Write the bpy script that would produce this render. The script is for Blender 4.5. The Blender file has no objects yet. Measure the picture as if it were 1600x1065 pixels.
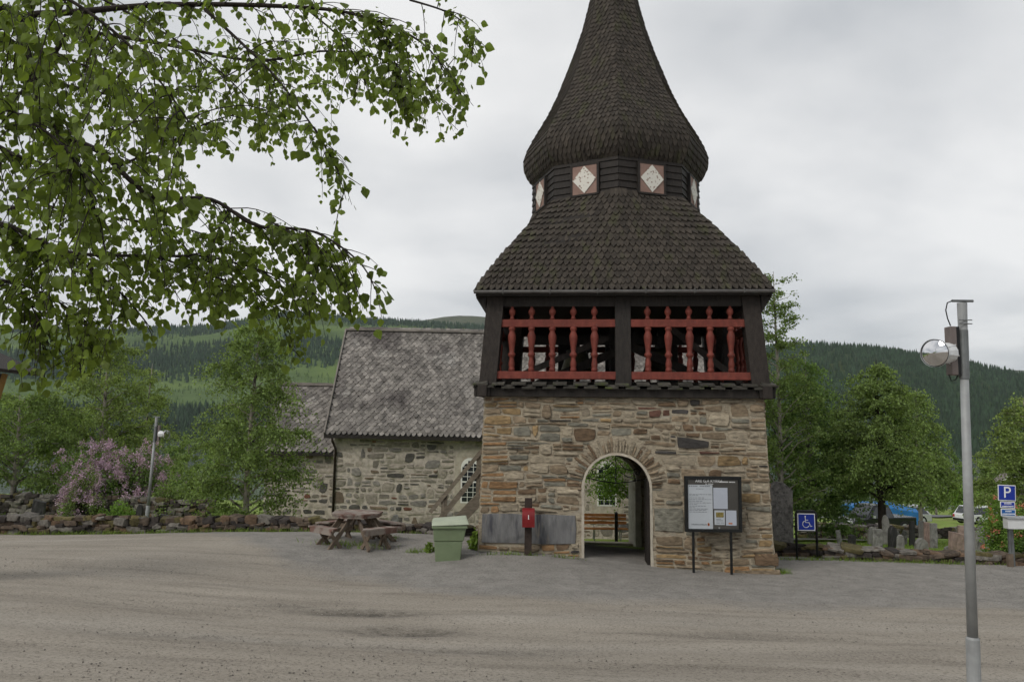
import bpy, math, random
import numpy as np
from mathutils import Vector, Matrix

# ------------------------------------------------------------------ camera, sky, sun, exposure
scene = bpy.context.scene
COL = scene.collection
F = 1200.0                      # focal length in pixels of a 1600 px wide picture
PITCH = math.radians(6.33)
ZC = 3.3
cam_d = bpy.data.cameras.new('camera')
cam_d.sensor_fit = 'HORIZONTAL'; cam_d.sensor_width = 36.0; cam_d.lens = 36.0 * F / 1600.0
cam_d.clip_start = 0.05; cam_d.clip_end = 20000
cam = bpy.data.objects.new('camera', cam_d); COL.objects.link(cam)
ROLL = math.radians(0.7)
cam.location = (0, 0, ZC)
cam.rotation_euler = (Matrix.Rotation(math.radians(90) + PITCH, 3, 'X') @ Matrix.Rotation(ROLL, 3, 'Z')).to_euler()
scene.camera = cam

SUN_EL, SUN_AZ = math.radians(44), math.radians(-138)    # azimuth measured from +Y towards +X
world = bpy.data.worlds.new('World'); scene.world = world; world.use_nodes = True
nt = world.node_tree; nt.nodes.clear()
def wn(t, **k):
    n = nt.nodes.new(t)
    for a, b in k.items(): setattr(n, a, b)
    return n
def wl(a, b): nt.links.new(a, b)
w_out = wn('ShaderNodeOutputWorld'); w_bg = wn('ShaderNodeBackground'); w_bg2 = wn('ShaderNodeBackground')
w_mix = wn('ShaderNodeMixShader')
sky = wn('ShaderNodeTexSky', sky_type='NISHITA', sun_disc=False); sky.sun_elevation = SUN_EL; sky.sun_rotation = SUN_AZ
wl(sky.outputs[0], w_bg.inputs[0]); w_bg.inputs[1].default_value = 0.09
tc = wn('ShaderNodeTexCoord'); sep = wn('ShaderNodeSeparateXYZ'); wl(tc.outputs['Generated'], sep.inputs[0])
mx = wn('ShaderNodeMath', operation='MAXIMUM'); wl(sep.outputs[2], mx.inputs[0]); mx.inputs[1].default_value = 0.0
ad = wn('ShaderNodeMath', operation='ADD'); wl(mx.outputs[0], ad.inputs[0]); ad.inputs[1].default_value = 0.22
dx = wn('ShaderNodeMath', operation='DIVIDE'); wl(sep.outputs[0], dx.inputs[0]); wl(ad.outputs[0], dx.inputs[1])
dy = wn('ShaderNodeMath', operation='DIVIDE'); wl(sep.outputs[1], dy.inputs[0]); wl(ad.outputs[0], dy.inputs[1])
cmb = wn('ShaderNodeCombineXYZ'); wl(dx.outputs[0], cmb.inputs[0]); wl(dy.outputs[0], cmb.inputs[1]); cmb.inputs[2].default_value = 11.9
n1 = wn('ShaderNodeTexNoise'); n1.inputs['Scale'].default_value = 0.95; n1.inputs['Detail'].default_value = 6; n1.inputs['Roughness'].default_value = 0.48
n1.inputs['Distortion'].default_value = 0.25
wl(cmb.outputs[0], n1.inputs['Vector'])
rp = wn('ShaderNodeValToRGB'); wl(n1.outputs[0], rp.inputs[0])
e = rp.color_ramp.elements
e[0].position = 0.38; e[0].color = (0.43, 0.46, 0.495, 1)
e[1].position = 0.66; e[1].color = (0.93, 0.93, 0.925, 1)
m_ = e.new(0.50); m_.color = (0.68, 0.695, 0.71, 1)
wl(rp.outputs[0], w_bg2.inputs[0]); w_bg2.inputs[1].default_value = 0.86
w_mix.inputs[0].default_value = 0.93
wl(w_bg.outputs[0], w_mix.inputs[1]); wl(w_bg2.outputs[0], w_mix.inputs[2]); wl(w_mix.outputs[0], w_out.inputs[0])

sun_d = bpy.data.lights.new('sun', 'SUN'); sun_d.energy = 1.5; sun_d.angle = math.radians(25); sun_d.color = (1.0, 0.95, 0.88)
sun = bpy.data.objects.new('sun', sun_d); COL.objects.link(sun)
sdir = Vector((math.sin(SUN_AZ) * math.cos(SUN_EL), math.cos(SUN_AZ) * math.cos(SUN_EL), math.sin(SUN_EL)))
sun.rotation_euler = (-sdir).to_track_quat('-Z', 'Y').to_euler()
sun.location = sdir * 60
vs = scene.view_settings; vs.view_transform = 'Standard'; vs.look = 'None'; vs.exposure = 0.2; vs.gamma = 1.0; vs.use_curve_mapping = False
scene.cycles.max_bounces = 5; scene.cycles.diffuse_bounces = 3; scene.cycles.glossy_bounces = 2; scene.cycles.transmission_bounces = 3; scene.cycles.transparent_max_bounces = 4
scene.cycles.use_adaptive_sampling = True; scene.cycles.adaptive_threshold = 0.03; scene.cycles.volume_bounces = 0
try: scene.cycles.use_denoising = True
except Exception: pass

# ------------------------------------------------------------------ helpers
def unroll(px, v):
    a, b = px - 800.0, v - 532.5
    return 800.0 + a * math.cos(ROLL) + b * math.sin(ROLL), 532.5 - a * math.sin(ROLL) + b * math.cos(ROLL)
def zat(v, Y, px=975.0):
    v = unroll(px, v)[1]; return ZC + Y * math.tan(math.atan((532.5 - v) / F) + PITCH)
def at(px, v, Y):
    z = zat(v, Y, px); px = unroll(px, v)[0]; d = Y * math.cos(PITCH) + (z - ZC) * math.sin(PITCH)
    return Vector(((px - 800.0) * d / F, Y, z))
def proj(P):
    P = np.asarray(P, float)
    d = P[..., 1] * math.cos(PITCH) + (P[..., 2] - ZC) * math.sin(PITCH)
    h = (P[..., 2] - ZC) * math.cos(PITCH) - P[..., 1] * math.sin(PITCH)
    a, b = F * P[..., 0] / d, -F * h / d
    return 800 + a * math.cos(ROLL) - b * math.sin(ROLL), 532.5 + a * math.sin(ROLL) + b * math.cos(ROLL)

def tag(o, label=None, cat=None, group=None, kind=None):
    if label: o['label'] = label
    if cat: o['category'] = cat
    if group: o['group'] = group
    if kind: o['kind'] = kind
    return o
def thing(name, label, cat, loc=(0, 0, 0), rz=0.0, group=None):
    o = bpy.data.objects.new(name, None); COL.objects.link(o)
    o.location = loc; o.rotation_euler = (0, 0, rz); o.empty_display_size = 0.2
    return tag(o, label, cat, group)
def origin(p):
    v = Vector((0, 0, 0))
    while p is not None:
        v = v + Vector(p.location); p = p.parent
    return v
def place(name, me, parent=None, loc=(0, 0, 0), rot=None, scale=None):
    o = bpy.data.objects.new(name, me); COL.objects.link(o)
    o.parent = parent; o.location = loc
    if rot is not None: o.rotation_euler = rot
    if scale is not None: o.scale = scale
    return o
def np_mesh(name, V, Q, mats, mi=None, smooth=False):
    """V (n,3), Q (m,k) same-size faces"""
    me = bpy.data.meshes.new(name)
    V = np.ascontiguousarray(V, np.float32); Q = np.ascontiguousarray(Q, np.int32); k = Q.shape[1]
    me.vertices.add(len(V)); me.vertices.foreach_set('co', V.ravel())
    me.loops.add(Q.size); me.loops.foreach_set('vertex_index', Q.ravel())
    me.polygons.add(len(Q)); me.polygons.foreach_set('loop_start', np.arange(0, Q.size, k, dtype=np.int32))
    if mi is not None: me.polygons.foreach_set('material_index', np.ascontiguousarray(mi, np.int32))
    me.polygons.foreach_set('use_smooth', np.full(len(Q), bool(smooth)))
    for m in (mats if isinstance(mats, (list, tuple)) else [mats]): me.materials.append(m)
    me.update(calc_edges=True)
    return me

class MB:
    def __init__(s): s.v = []; s.f = []; s.m = []
    def add(s, vs, fs, mi=0):
        b = len(s.v); s.v.extend([tuple(p) for p in vs])
        for f in fs: s.f.append(tuple(b + i for i in f)); s.m.append(mi)
    def box(s, c, size, R=None, mi=0, taper=1.0):
        hx, hy, hz = size[0] / 2, size[1] / 2, size[2] / 2
        P = [(-hx, -hy, -hz), (hx, -hy, -hz), (hx, hy, -hz), (-hx, hy, -hz),
             (-hx * taper, -hy * taper, hz), (hx * taper, -hy * taper, hz), (hx * taper, hy * taper, hz), (-hx * taper, hy * taper, hz)]
        c = Vector(c)
        P = [(R @ Vector(p) if R is not None else Vector(p)) + c for p in P]
        s.add(P, [(0, 3, 2, 1), (4, 5, 6, 7), (0, 1, 5, 4), (1, 2, 6, 5), (2, 3, 7, 6), (3, 0, 4, 7)], mi)
    def beam(s, a, b, w, h, up=(0, 0, 1), mi=0):
        a = Vector(a); b = Vector(b); d = (b - a); L = d.length; d.normalize()
        side = d.cross(Vector(up))
        if side.length < 1e-4: side = d.cross(Vector((1, 0, 0)))
        side.normalize(); u = side.cross(d)
        R = Matrix((side, d, u)).transposed()
        s.box((a + b) / 2, (w, L, h), R, mi)
    def tube(s, pts, rad, n=8, mi=0, cap=True):
        pts = [Vector(p) for p in pts]; N = len(pts)
        if not hasattr(rad, '__len__'): rad = [rad] * N
        vs = []; ref = None
        for i, p in enumerate(pts):
            t = (pts[min(i + 1, N - 1)] - pts[max(i - 1, 0)]);  t.normalize()
            if ref is None:
                ref = t.orthogonal().normalized()
            ref = (ref - t * ref.dot(t))
            if ref.length < 1e-6: ref = t.orthogonal()
            ref.normalize(); bi = t.cross(ref)
            for k in range(n):
                a = 2 * math.pi * k / n
                vs.append(p + (ref * math.cos(a) + bi * math.sin(a)) * rad[i])
        fs = []
        for i in range(N - 1):
            for k in range(n):
                fs.append((i * n + k, i * n + (k + 1) % n, (i + 1) * n + (k + 1) % n, (i + 1) * n + k))
        if cap: fs.append(tuple(range(n - 1, -1, -1))); fs.append(tuple((N - 1) * n + k for k in range(n)))
        s.add(vs, fs, mi)
    def lathe(s, prof, n=12, o=(0, 0, 0), mi=0, ph=0.0, axis='z'):
        vs = []; o = Vector(o)
        for r, z in prof:
            for k in range(n):
                a = 2 * math.pi * k / n + ph
                p = Vector((r * math.cos(a), r * math.sin(a), z))
                if axis == 'x': p = Vector((p.z, p.x, p.y))
                if axis == 'y': p = Vector((p.x, p.z, p.y))
                vs.append(p + o)
        fs = []
        for i in range(len(prof) - 1):
            for k in range(n):
                fs.append((i * n + k, i * n + (k + 1) % n, (i + 1) * n + (k + 1) % n, (i + 1) * n + k))
        fs.append(tuple(range(n - 1, -1, -1))); fs.append(tuple((len(prof) - 1) * n + k for k in range(n)))
        s.add(vs, fs, mi)
    def prism(s, poly, fn, d0, d1, mi=0):
        n = len(poly)
        vs = [fn(a, b, d0) for a, b in poly] + [fn(a, b, d1) for a, b in poly]
        fs = [tuple(range(n - 1, -1, -1)), tuple(range(n, 2 * n))]
        fs += [(i, (i + 1) % n, n + (i + 1) % n, n + i) for i in range(n)]
        s.add(vs, fs, mi)
    def stone(s, poly, fn, d, rng, mi=0, base=-0.03):
        """irregular masonry piece: outer ring in the mortar, face ring set in and uneven, raised centre"""
        n = len(poly); cx = sum(p[0] for p in poly) / n; cy = sum(p[1] for p in poly) / n
        vs = [fn(a, b, base) for a, b in poly]
        hh = max(p[1] for p in poly) - min(p[1] for p in poly); ww = max(p[0] for p in poly) - min(p[0] for p in poly)
        ins = min(0.022, 0.16 * hh)
        for a, b in poly:
            fa = 1 - 2 * ins / max(ww, .05); fb = 1 - 2 * ins / max(hh, .05)
            vs.append(fn(cx + (a - cx) * fa, cy + (b - cy) * fb, d * rng.uniform(0.6, 1.1)))
        vs.append(fn(cx + rng.uniform(-.2, .2) * ww, cy + rng.uniform(-.15, .15) * hh, d * rng.uniform(0.95, 1.35)))
        fs = []
        for i in range(n):
            j = (i + 1) % n
            fs.append((i, j, n + j, n + i)); fs.append((n + i, n + j, 2 * n))
        s.add(vs, fs, mi)
    def build(s, name, mats, parent=None, local=False, smooth=False, bevel=0.0, centre=False, xf=None):
        me = bpy.data.meshes.new(name)
        V = [Vector(p) for p in s.v]
        if xf: V = [Vector(xf(p)) for p in V]
        if not local:
            o0 = origin(parent); V = [p - o0 for p in V]
        loc = Vector((0, 0, 0))
        if centre and V:
            loc = sum(V, Vector((0, 0, 0))) / len(V); V = [p - loc for p in V]
        me.from_pydata(V, [], s.f)
        for m in (mats if isinstance(mats, (list, tuple)) else [mats]): me.materials.append(m)
        if any(s.m): me.polygons.foreach_set('material_index', s.m)
        if smooth: me.polygons.foreach_set('use_smooth', [True] * len(s.f))
        me.update()
        o = place(name, me, parent, loc)
        if bevel:
            b = o.modifiers.new('bevel', 'BEVEL'); b.width = bevel; b.segments = 2; b.limit_method = 'ANGLE'
        return o

def text(body, size, loc, mat, parent=None, name='lettering', rot=(math.pi / 2, 0, 0), align='CENTER', sx=1.0, extrude=0.0015):
    c = bpy.data.curves.new(name, 'FONT'); c.body = body; c.size = size; c.align_x = align; c.align_y = 'CENTER'; c.extrude = extrude
    c.materials.append(mat)
    o = bpy.data.objects.new(name, c); COL.objects.link(o); o.parent = parent
    dg = bpy.context.evaluated_depsgraph_get(); me = bpy.data.meshes.new_from_object(o.evaluated_get(dg))
    bpy.data.objects.remove(o); o = bpy.data.objects.new(name, me); COL.objects.link(o); o.parent = parent
    o.location = Vector(loc); o.rotation_euler = rot; o.scale = (sx, 1, 1)
    return o

# ------------------------------------------------------------------ materials
def lerp3(a, k): return tuple(x * k for x in a)
MATS = {}
def mat(name, col, rough=0.8, var=0.25, scale=6.0, bump=0.0, bscale=None, metal=0.0, stretch=(1, 1, 1), col2=None, c2scale=2.0, c2cover=0.5,
        island=0.0, spec=0.3, transl=0.0, detail=5, col3=None, c3scale=1.0, c3cover=0.6):
    m = bpy.data.materials.new(name); m.use_nodes = True; t = m.node_tree; N = t.nodes
    b = N['Principled BSDF']; b.inputs['Roughness'].default_value = rough; b.inputs['Metallic'].default_value = metal
    b.inputs['Specular IOR Level'].default_value = spec
    g = N.new('ShaderNodeNewGeometry')
    mp = N.new('ShaderNodeMapping'); mp.inputs['Scale'].default_value = stretch; t.links.new(g.outputs['Position'], mp.inputs[0])
    nz = N.new('ShaderNodeTexNoise'); nz.inputs['Scale'].default_value = scale; nz.inputs['Detail'].default_value = detail; nz.inputs['Roughness'].default_value = 0.6
    t.links.new(mp.outputs[0], nz.inputs['Vector'])
    cr = N.new('ShaderNodeValToRGB'); t.links.new(nz.outputs[0], cr.inputs[0])
    cr.color_ramp.elements[0].position = 0.3; cr.color_ramp.elements[1].position = 0.7
    cr.color_ramp.elements[0].color = (*lerp3(col, 1 - var), 1); cr.color_ramp.elements[1].color = (*lerp3(col, 1 + var), 1)
    out = cr.outputs[0]
    def over(out, c2, sc, cover):
        n2 = N.new('ShaderNodeTexNoise'); n2.inputs['Scale'].default_value = sc; n2.inputs['Detail'].default_value = 5
        t.links.new(mp.outputs[0], n2.inputs['Vector'])
        r2 = N.new('ShaderNodeValToRGB'); t.links.new(n2.outputs[0], r2.inputs[0])
        r2.color_ramp.elements[0].position = cover; r2.color_ramp.elements[1].position = min(1, cover + 0.12)
        mx = N.new('ShaderNodeMix'); mx.data_type = 'RGBA'; t.links.new(r2.outputs[0], mx.inputs[0])
        t.links.new(out, mx.inputs[6]); mx.inputs[7].default_value = (*c2, 1)
        return mx.outputs[2]
    if col2: out = over(out, col2, c2scale, c2cover)
    if col3: out = over(out, col3, c3scale, c3cover)
    if island:
        oi = N.new('ShaderNodeObjectInfo'); a = N.new('ShaderNodeMath'); a.operation = 'ADD'
        t.links.new(g.outputs['Random Per Island'], a.inputs[0]); t.links.new(oi.outputs['Random'], a.inputs[1])
        fr = N.new('ShaderNodeMath'); fr.operation = 'FRACT'; t.links.new(a.outputs[0], fr.inputs[0])
        mr = N.new('ShaderNodeMapRange'); t.links.new(fr.outputs[0], mr.inputs[0]); mr.inputs[3].default_value = 1 - island; mr.inputs[4].default_value = 1 + island
        hs = N.new('ShaderNodeHueSaturation'); t.links.new(out, hs.inputs['Color']); t.links.new(mr.outputs[0], hs.inputs['Value'])
        out = hs.outputs[0]
    t.links.new(out, b.inputs['Base Color'])
    if bump:
        bn = N.new('ShaderNodeTexNoise'); bn.inputs['Scale'].default_value = bscale or scale * 4; bn.inputs['Detail'].default_value = 6
        t.links.new(mp.outputs[0], bn.inputs['Vector'])
        bp = N.new('ShaderNodeBump'); bp.inputs['Strength'].default_value = bump; bp.inputs['Distance'].default_value = 0.03
        t.links.new(bn.outputs[0], bp.inputs['Height']); t.links.new(bp.outputs[0], b.inputs['Normal'])
    if transl:
        tr = N.new('ShaderNodeBsdfTranslucent'); ms = N.new('ShaderNodeMixShader'); ms.inputs[0].default_value = transl
        gm = N.new('ShaderNodeMix'); gm.data_type = 'RGBA'; gm.blend_type = 'MULTIPLY'; gm.inputs[0].default_value = 1
        t.links.new(out, gm.inputs[6]); gm.inputs[7].default_value = (1.4, 1.4, 0.75, 1)
        t.links.new(gm.outputs[2], tr.inputs[0])
        t.links.new(b.outputs[0], ms.inputs[1]); t.links.new(tr.outputs[0], ms.inputs[2])
        t.links.new(ms.outputs[0], N['Material Output'].inputs[0])
    MATS[name] = m
    return m
M = MATS
mat('mortar', (0.36, 0.31, 0.23), 0.95, 0.35, 9, 1.0, 30, col2=(0.13, 0.10, 0.07), c2scale=4.5, c2cover=0.55, stretch=(1, 1, 2.2), col3=(0.37, 0.33, 0.265), c3scale=2.0, c3cover=0.58)
STONES = [('stone_tan', (0.235, 0.182, 0.122)), ('stone_beige', (0.295, 0.252, 0.185)), ('stone_rust', (0.25, 0.150, 0.075)), ('stone_brown', (0.155, 0.105, 0.065)),
          ('stone_grey', (0.175, 0.168, 0.135)), ('stone_dark', (0.060, 0.056, 0.052)), ('stone_red', (0.145, 0.075, 0.055)), ('stone_ochre', (0.25, 0.175, 0.09))]
for n, c in STONES:
    mat(n, c, 0.9, 0.42, 7, 0.6, 26, stretch=(1, 1, 2.6), island=0.22, col2=lerp3(c, 0.5), c2scale=5, c2cover=0.58)
mat('slab_grey', (0.15, 0.15, 0.15), 0.8, 0.3, 3.0, 0.3, 14, stretch=(4, 1, 0.8), col2=(0.06, 0.06, 0.07), c2scale=1.2, c2cover=0.54, col3=(0.24, 0.21, 0.17), c3scale=2.0, c3cover=0.62)
mat('church_mortar', (0.45, 0.40, 0.345), 0.95, 0.3, 6, 0.8, 20, col2=(0.25, 0.23, 0.18), c2scale=2.2, c2cover=0.53)
CST = [('church_grey', (0.215, 0.20, 0.18)), ('church_pale', (0.31, 0.275, 0.23)), ('church_dark', (0.085, 0.08, 0.072)), ('church_green', (0.20, 0.18, 0.15)),
       ('church_brown', (0.17, 0.13, 0.095)), ('church_red', (0.17, 0.075, 0.05))]
for n, c in CST:
    mat(n, c, 0.9, 0.35, 6, 0.5, 20, stretch=(1, 1, 1.6), island=0.22)
mat('plaster', (0.42, 0.38, 0.31), 0.9, 0.2, 5, 0.4, 18, col2=(0.36, 0.30, 0.23), c2scale=3, c2cover=0.57)
mat('whitewash', (0.62, 0.59, 0.52), 0.9, 0.15, 5, 0.3, 18, col2=(0.42, 0.37, 0.3), c2scale=4, c2cover=0.6)
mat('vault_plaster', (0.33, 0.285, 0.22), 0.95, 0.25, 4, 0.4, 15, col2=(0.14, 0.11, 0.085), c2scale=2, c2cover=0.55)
mat('floor_slab', (0.20, 0.19, 0.17), 0.85, 0.3, 4, 0.4, 15)
mat('tarred_wood', (0.022, 0.018, 0.015), 0.65, 0.5, 5, 0.5, 25, stretch=(4, 4, 0.8))
mat('weathered_tar', (0.030, 0.024, 0.020), 0.75, 0.4, 5, 0.5, 25, stretch=(3, 3, 1))
mat('shingle_wood', (0.048, 0.040, 0.032), 0.85, 0.4, 4, 0.5, 30, island=0.26, stretch=(4, 4, 1), col2=(0.050, 0.048, 0.027), c2scale=0.9, c2cover=0.54)
mat('floor_board_wood', (0.06, 0.056, 0.047), 0.85, 0.4, 5, 0.4, 25, island=0.3, col2=(0.08, 0.10, 0.03), c2scale=3, c2cover=0.6)
mat('red_paint', (0.160, 0.037, 0.025), 0.62, 0.3, 5, 0.25, 20, island=0.12, stretch=(2, 2, 1), col2=(0.15, 0.03, 0.022), c2scale=4, c2cover=0.56, col3=(0.13, 0.075, 0.06), c3scale=9, c3cover=0.66)
mat('pink_panel', (0.24, 0.155, 0.125), 0.75, 0.15, 5, 0.1)
mat('gutter_metal', (0.10, 0.095, 0.09), 0.5, 0.25, 5, 0.1, metal=0.3)
mat('slate', (0.185, 0.170, 0.154), 0.8, 0.4, 3, 0.4, 14, island=0.36, col2=(0.09, 0.08, 0.075), c2scale=0.55, c2cover=0.53, col3=(0.27, 0.255, 0.235), c3scale=0.9, c3cover=0.60)
mat('slate_under', (0.035, 0.033, 0.032), 0.9, 0.3, 3)
mat('ridge_board', (0.20, 0.18, 0.16), 0.85, 0.3, 3, 0.2)
mat('white_paint', (0.72, 0.72, 0.68), 0.6, 0.1, 5, 0.1)
mat('window_glass', (0.02, 0.024, 0.028), 0.08, 0.2, 2, spec=0.6)
mat('grey_wood', (0.17, 0.145, 0.11), 0.85, 0.35, 6, 0.4, 25, stretch=(1, 3, 3), island=0.15)
mat('iron', (0.012, 0.012, 0.013), 0.5, 0.3, 8, 0.2, spec=0.4)
mat('bark_birch', (0.30, 0.27, 0.23), 0.9, 0.35, 6, 0.5, 20, stretch=(1, 1, 0.5), col2=(0.035, 0.03, 0.026), c2scale=3.5, c2cover=0.52)
mat('bark_dark', (0.028, 0.022, 0.018), 0.9, 0.4, 10, 0.5, 40)
mat('leaf_near', (0.138, 0.192, 0.036), 0.5, 0.25, 6, island=0.42, transl=0.5, spec=0.3)
mat('leaf_birch', (0.172, 0.240, 0.080), 0.65, 0.25, 2, island=0.5, transl=0.42, spec=0.2)
mat('leaf_birch_light', (0.20, 0.262, 0.09), 0.65, 0.25, 2, island=0.5, transl=0.42, spec=0.2)
mat('leaf_dark', (0.132, 0.205, 0.066), 0.65, 0.25, 2, island=0.5, transl=0.42, spec=0.2)
mat('leaf_shrub', (0.15, 0.25, 0.05), 0.6, 0.25, 2, island=0.35, transl=0.35, spec=0.2)
mat('lilac_bloom', (0.45, 0.32, 0.42), 0.8, 0.25, 4, island=0.35, transl=0.2)
mat('rose_bloom', (0.50, 0.20, 0.13), 0.8, 0.25, 4, island=0.3, transl=0.2)
mat('grass_blade', (0.16, 0.24, 0.045), 0.7, 0.25, 4, island=0.4, transl=0.3, spec=0.2)
mat('galvanised', (0.31, 0.32, 0.32), 0.55, 0.18, 5, 0.05, metal=0.15, col2=(0.24, 0.25, 0.245), c2scale=3, c2cover=0.55)
mat('galvanised_dark', (0.17, 0.18, 0.18), 0.5, 0.2, 8, 0.05, metal=0.5)
mat('chrome', (0.75, 0.75, 0.76), 0.06, 0.03, 4, metal=1.0)
mat('lamp_housing', (0.68, 0.69, 0.69), 0.4, 0.08, 6, metal=0.2)
mat('ballast_grey', (0.16, 0.135, 0.125), 0.5, 0.15, 6, metal=0.2)
mat('rubber_black', (0.012, 0.012, 0.012), 0.6, 0.2, 6)
mat('bin_green', (0.165, 0.21, 0.12), 0.55, 0.12, 3, 0.05, col2=(0.13, 0.18, 0.09), c2scale=4, c2cover=0.62)
mat('bin_lid', (0.37, 0.41, 0.31), 0.6, 0.12, 3, 0.05, col2=(0.26, 0.28, 0.20), c2scale=5, c2cover=0.6)
mat('table_red', (0.150, 0.085, 0.066), 0.75, 0.3, 5, 0.25, 18, col2=(0.24, 0.205, 0.175), c2scale=4, c2cover=0.42, island=0.15)
mat('table_leg', (0.15, 0.115, 0.085), 0.85, 0.3, 6, 0.3, 20, island=0.15)
mat('post_brown', (0.035, 0.024, 0.019), 0.75, 0.35, 6, 0.3, 20)
mat('box_red', (0.19, 0.016, 0.018), 0.4, 0.2, 6, 0.05)
mat('frame_black', (0.010, 0.011, 0.011), 0.45, 0.3, 6)
mat('board_back', (0.055, 0.052, 0.046), 0.35, 0.2, 2, spec=0.5)
mat('paper', (0.42, 0.45, 0.48), 0.6, 0.06, 3)
mat('paper_blue', (0.40, 0.43, 0.49), 0.6, 0.06, 3)
mat('print_grey', (0.13, 0.14, 0.15), 0.7, 0.1, 3)
mat('print_white', (0.75, 0.76, 0.76), 0.6, 0.05, 3)
mat('print_orange', (0.48, 0.16, 0.05), 0.6, 0.1, 3)
mat('print_olive', (0.20, 0.16, 0.05), 0.6, 0.5, 40)
mat('sign_blue', (0.012, 0.035, 0.30), 0.4, 0.08, 3)
mat('sign_blue_light', (0.015, 0.10, 0.32), 0.4, 0.08, 3)
mat('grave_grey', (0.20, 0.195, 0.185), 0.85, 0.3, 6, 0.4, 30, island=0.2, col2=(0.11, 0.105, 0.10), c2scale=5, c2cover=0.56)
mat('grave_pink', (0.27, 0.20, 0.175), 0.85, 0.3, 6, 0.4, 30, island=0.2)
mat('grave_dark', (0.035, 0.034, 0.033), 0.6, 0.3, 6, 0.3, 30)
mat('monolith', (0.15, 0.14, 0.128), 0.9, 0.45, 9, 0.8, 28, col2=(0.07, 0.066, 0.06), c2scale=7, c2cover=0.54)
WST = [('wall_brown', (0.105, 0.080, 0.060)), ('wall_grey', (0.15, 0.138, 0.12)), ('wall_rust', (0.135, 0.09, 0.058)), ('wall_dark', (0.045, 0.038, 0.034)), ('wall_moss', (0.105, 0.09, 0.04))]
for n, c in WST:
    mat(n, c, 0.95, 0.4, 9, 0.7, 30, island=0.25, col2=lerp3(c, 0.45), c2scale=6, c2cover=0.55)
mat('soil', (0.055, 0.04, 0.028), 0.95, 0.3, 5, 0.5, 20)
mat('car_dark', (0.014, 0.015, 0.018), 0.18, 0.1, 2, metal=0.3, spec=0.6)
mat('car_white', (0.62, 0.63, 0.64), 0.25, 0.05, 2, spec=0.5)
mat('car_silver', (0.45, 0.46, 0.47), 0.25, 0.05, 2, metal=0.4)
mat('car_glass', (0.02, 0.024, 0.028), 0.06, 0.1, 2, spec=0.7)
mat('tyre', (0.012, 0.012, 0.012), 0.8, 0.2, 4)
mat('tail_red', (0.35, 0.01, 0.01), 0.3, 0.1, 4)
mat('tarp_blue', (0.02, 0.13, 0.33), 0.55, 0.2, 2, 0.4, 4)
mat('asphalt', (0.13, 0.13, 0.135), 0.9, 0.15, 2, 0.2, 20)
mat('path_gravel', (0.24, 0.23, 0.215), 0.95, 0.2, 6, 0.3, 20)
mat('bench_wood', (0.36, 0.155, 0.05), 0.6, 0.25, 5, 0.2, 20)
mat('yellow_board', (0.20, 0.115, 0.03), 0.7, 0.25, 5, 0.2)
mat('bell_bronze', (0.09, 0.085, 0.05), 0.45, 0.3, 5, metal=0.8)
mat('house_red', (0.20, 0.05, 0.035), 0.8, 0.2, 3)
mat('conifer', (0.030, 0.056, 0.028), 0.9, 0.3, 0.02, island=0.35)
mat('conifer_light', (0.085, 0.130, 0.045), 0.9, 0.3, 0.02, island=0.35)

# special: lattice panes with small dots
def lattice_mat():
    m = bpy.data.materials.new('lattice_pane'); m.use_nodes = True; t = m.node_tree; b = t.nodes['Principled BSDF']; b.inputs['Roughness'].default_value = 0.7
    g = t.nodes.new('ShaderNodeNewGeometry'); v = t.nodes.new('ShaderNodeTexVoronoi'); v.inputs['Scale'].default_value = 13.0
    t.links.new(g.outputs['Position'], v.inputs['Vector'])
    r = t.nodes.new('ShaderNodeValToRGB'); t.links.new(v.outputs['Distance'], r.inputs[0])
    r.color_ramp.elements[0].position = 0.22; r.color_ramp.elements[0].color = (0.26, 0.19, 0.15, 1)
    r.color_ramp.elements[1].position = 0.36; r.color_ramp.elements[1].color = (0.62, 0.60, 0.54, 1)
    t.links.new(r.outputs[0], b.inputs['Base Color'])
    M['lattice_pane'] = m
lattice_mat()

# ------------------------------------------------------------------ terrain
CP = []
def cp(px, v, Y):
    p = at(px, v, Y); CP.append((p.x, p.y, p.z))
for a in [(745, 866, 18.5), (1208, 894, 18.5), (975, 880, 18.4), (560, 849, 19.6), (690, 869, 18.4), (400, 830, 24), (200, 832, 24), (0, 834, 24), (620, 833, 24),
          (1215, 869, 21.5), (1400, 877, 21), (1595, 885, 20.5), (1400, 846, 29), (1550, 850, 29), (1250, 840, 29), (1370, 829, 48), (1480, 805, 90), (100, 787, 48), (-300, 787, 48),
          (525, 824, 34), (1100, 842, 34), (985, 850, 25.2), (250, 806, 32)]: cp(*a)
CP += [(0, 0, 1.6), (-8, 0, 1.85), (8, 0, 1.25), (-25, 0, 2.3), (25, 0, 0.7), (0, -20, 3.2), (-60, 24, 0.8), (60, 21, -1.4), (-100, 120, -9.5), (0, 120, -11), (100, 120, -12.5),
       (-150, 250, -22.5), (0, 250, -23), (150, 250, -23), (-300, 400, -30), (300, 400, -30), (0, 400, -30), (-300, 0, 4), (300, 0, -4)]
CPA = np.array(CP); _c = 4.0
def _phi(d2): return np.sqrt(d2 + _c * _c)
_n = len(CPA); _A = np.zeros((_n + 3, _n + 3))
_d2 = ((CPA[:, None, :2] - CPA[None, :, :2]) ** 2).sum(-1)
_A[:_n, :_n] = _phi(_d2); _A[:_n, _n] = 1; _A[:_n, _n + 1:] = CPA[:, :2]; _A[_n, :_n] = 1; _A[_n + 1:, :_n] = CPA[:, :2].T
_b = np.zeros(_n + 3); _b[:_n] = CPA[:, 2]
_W = np.linalg.solve(_A, _b)
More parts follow.
